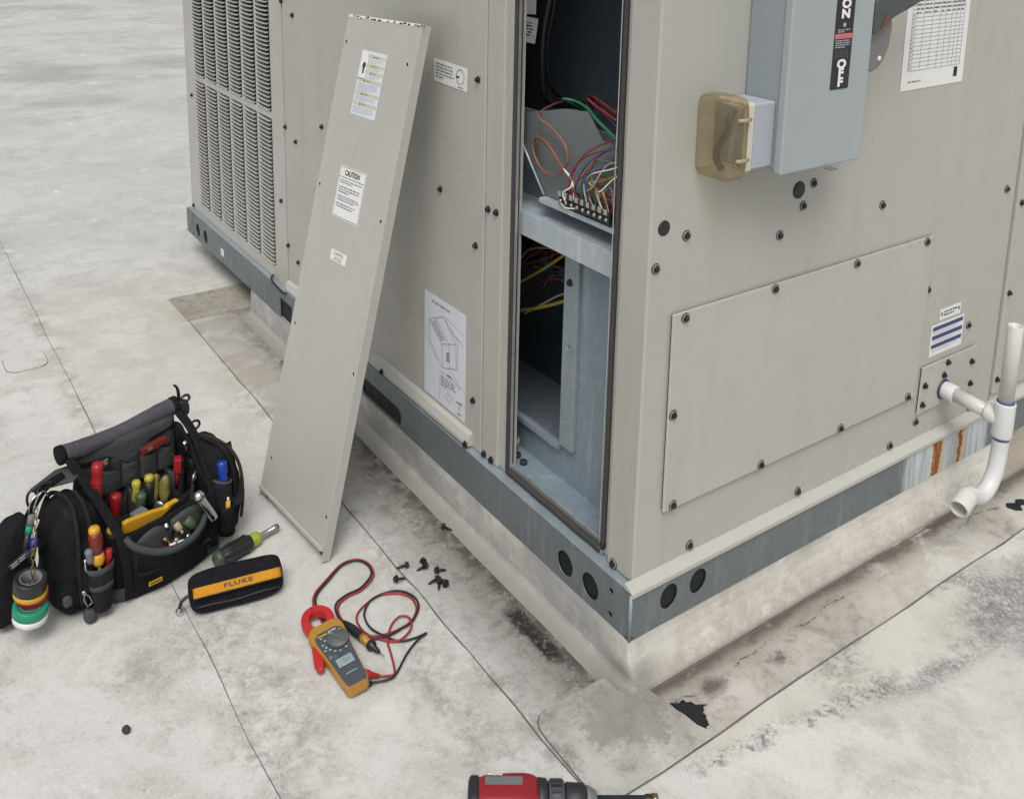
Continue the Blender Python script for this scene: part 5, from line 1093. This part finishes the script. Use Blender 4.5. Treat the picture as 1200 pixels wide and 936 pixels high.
# probe clipped beside the meter
o = thing('test_probe', 'black test probe with yellow band and needle tip beside the clamp meter', 'probe', frame((-.311, .345, .012), (-.2935, .266, .009)))
MB().lathe([(.003, -.012), (.0055, 0), (.0072, .010), (.0066, .034), (.0072, .036)], 14).build('grip', 'tool_black', o)
MB().lathe([(.0062, .0362), (.0066, .038), (.0062, .054)], 14).build('band', 'meter_yellow', o)
MB().lathe([(.0066, .0345), (.0074, .0352), (.0066, .036)], 14, cap=False).build('ring', 'tool_yellow', o)
MB().lathe([(.0064, .0542), (.0085, .056), (.0085, .062), (.0048, .066), (.0032, .078)], 14).build('guard', 'tool_black', o)
MB().lathe([(.0008, .078), (.0008, .092), (.0002, .094)], 8).build('needle', 'chrome', o)
# loose sheet-metal screws
gs = MB().lathe([(.0001, -.0062), (.0042, -.0062), (.0046, -.0054), (.0046, -.0018), (.0042, -.001)], 6, smooth=False)
gs.lathe([(.0001, -.0016), (.0066, -.0014), (.0070, -.0006), (.0066, 0), (.0001, 0)], 16)
GSH = gs.mesh('head', ['screw_dark'])
thr = MB().lathe([(.0020, 0), (.0020, .011), (.0017, .0145), (.0003, .018)], 8)
hx = [(.0023 * math.cos(a * .9), .0023 * math.sin(a * .9), .001 + a * .00048) for a in range(29)]
thr.tube(hx, .0005, 4); GST = thr.mesh('thread', ['screw_dark'])
for (h0, t0, lb) in (((-.157, .429), (-.172, .435), 'dark hex head screw lying nearest the meter, pointing left across the seam'), ((-.188, .405), (-.173, .403), 'dark hex head screw on the near side of the seam, lowest of the left pair'), ((-.129, .407), (-.147, .410), 'dark hex head screw in the touching pair, pointing left'), ((-.1255, .420), (-.131, .408), 'dark hex head screw in the touching pair, standing towards the unit'), ((-.115, .385), (-.101, .382), 'dark hex head screw lying alone right of the touching pair'), ((-.129, .366), (-.146, .367), 'dark hex head screw at the left of the small heap'), ((-.126, .359), (-.110, .355), 'dark hex head screw at the right of the small heap'), ((-.128, .357), (-.138, .343), 'dark hex head screw at the front of the small heap'), ((-.122, .347), (-.123, .356), 'dark hex head screw on its head beside the small heap'), ((-.041, .486), (-.031, .473), 'dark hex head screw lying alone close to the curb')):
    a = Vector((*h0, .0092)); b = Vector((*t0, .0064 if True else 0)); b = a + (b - a).normalized() * .018 ; b.z = .0046
    o = thing('loose_screw', lb, 'screw', frame(a, b), 'loose screws on the roof'); link('head', GSH, o); link('thread', GST, o)
o = MB().cushion((0, 0, .005), (.0058, .0062, .0052), 2.2, 8, amp=.0014, ns=150).build('debris_pellet', 'gum', weld=True); o.location = (-.668, .340, .0018)
tag(o, 'small dark brown pellet of debris alone on the near roof', 'debris')
# dark flap of torn sealant near the right frame edge
o = MB().prism([(-.02, -.010), (-.008, -.018), (.004, -.006), (.022, -.012), (.03, .002), (.016, .010), (.002, .004), (-.014, .014), (-.026, .006)], .0037, .0062).build('sealant_scrap', 'asphalt_under', bevel=.001)
o.location = (.985, -.092, 0); tag(o, 'black scrap of torn sealant on the roof beyond the drain', 'debris')
# cordless drill, cut by the frame's lower edge
ax = Vector((.8315, -.5556, 0)).normalized(); hd = Vector((-.5556, -.8315, 0)).normalized()
DM = Matrix(((ax.x, hd.x, 0, -.2818), (ax.y, hd.y, 0, -.0782), (0, 0, 1, .0285), (0, 0, 0, 1)))
o = thing('cordless_drill', 'red and black cordless drill with a long dark bit lying on its side', 'drill', DM)
RX = Matrix.Rotation(math.pi / 2, 4, 'Y')
bd = MB().cushion((0, .002, 0), (.047, .0265, .0255), 4, 14, fn=lambda p: Vector((p.x, p.y * (1 + .08 * p.x / .047), p.z)))
bdo = bd.build('housing', 'drill_red', o, weld=True)
MB().cushion((-.044, .002, 0), (.009, .0245, .0240), 4, 8).build('rear_cap', 'drill_black', o, weld=True)
MB().box(-.004, .026, -.0290, -.022, -.008, .012).build('top_rail', 'drill_red', bdo, bevel=.003)
for x_, r0, r1, L_, q, nm in ((.040, .0255, .024, .014, 'drill_black', 'collar'), (.0545, .0228, .0228, .022, 'drill_grey', 'torque_ring'), (.077, .0200, .0190, .028, 'drill_black', 'chuck'), (.1055, .0170, .0110, .014, 'tool_grey', 'chuck_nose')):
    MB().lathe([(r0 * .9, 0), (r0, .0015), ((r0 + r1) / 2, L_ * .5), (r1, L_ - .0015), (r1 * .85, L_)], 24, M=Matrix.Translation((x_, 0, 0)) @ RX).build(nm, q, o)
rb = MB()
for k in range(18):
    a = 2 * math.pi * k / 18; rb.box(.058, .073, -.0016, .0016, .0220, .0240, 0, Matrix.Rotation(a, 4, 'X'))
rb.build('ring_grips', 'drill_black', o)
MB().lathe([(.0055, 0), (.0055, .066), (.0070, .067), (.0070, .074), (.0062, .075)], 10, M=Matrix.Translation((.118, 0, 0)) @ RX).build('bit', 'drill_black', o)
MB().lathe([(.0078, .0752), (.0078, .083), (.005, .084)], 12, M=Matrix.Translation((.118, 0, 0)) @ RX).build('bit_tip', 'brass', o)
MB().cushion((-.010, .080, 0), (.020, .060, .017), 4, 10).build('grip', 'drill_black', o, weld=True)
MB().cushion((-.004, .150, 0), (.042, .024, .026), 5, 10).build('battery', 'drill_black', o, weld=True)
sticker(o, Matrix(((1, 0, 0, -.026), (0, -.93, .36, -.004), (0, .36, .93, .0286), (0, 0, 0, 1))) if False else basis((-.030, .0015, .0262), (1, .0, 0), (0, -1, .04)), .050, .012, 'tool_grey', [('rect', .002, .002, .044, .0095, 'ink'), ('poly', [(.006, .0045), (.032, .0045), (.037, .006), (.032, .0075), (.006, .0075)], 'label'), ('rect', .034, .003, .038, .009, 'label_blue')], name='badge')
link('lettering', text_mesh('Milwaukee', .0050, 'white_ink', 1, .95, .0001, .3), o, M=basis((-.017, -.0140, .0262), (1, 0, 0), (0, -.97, -.10)))
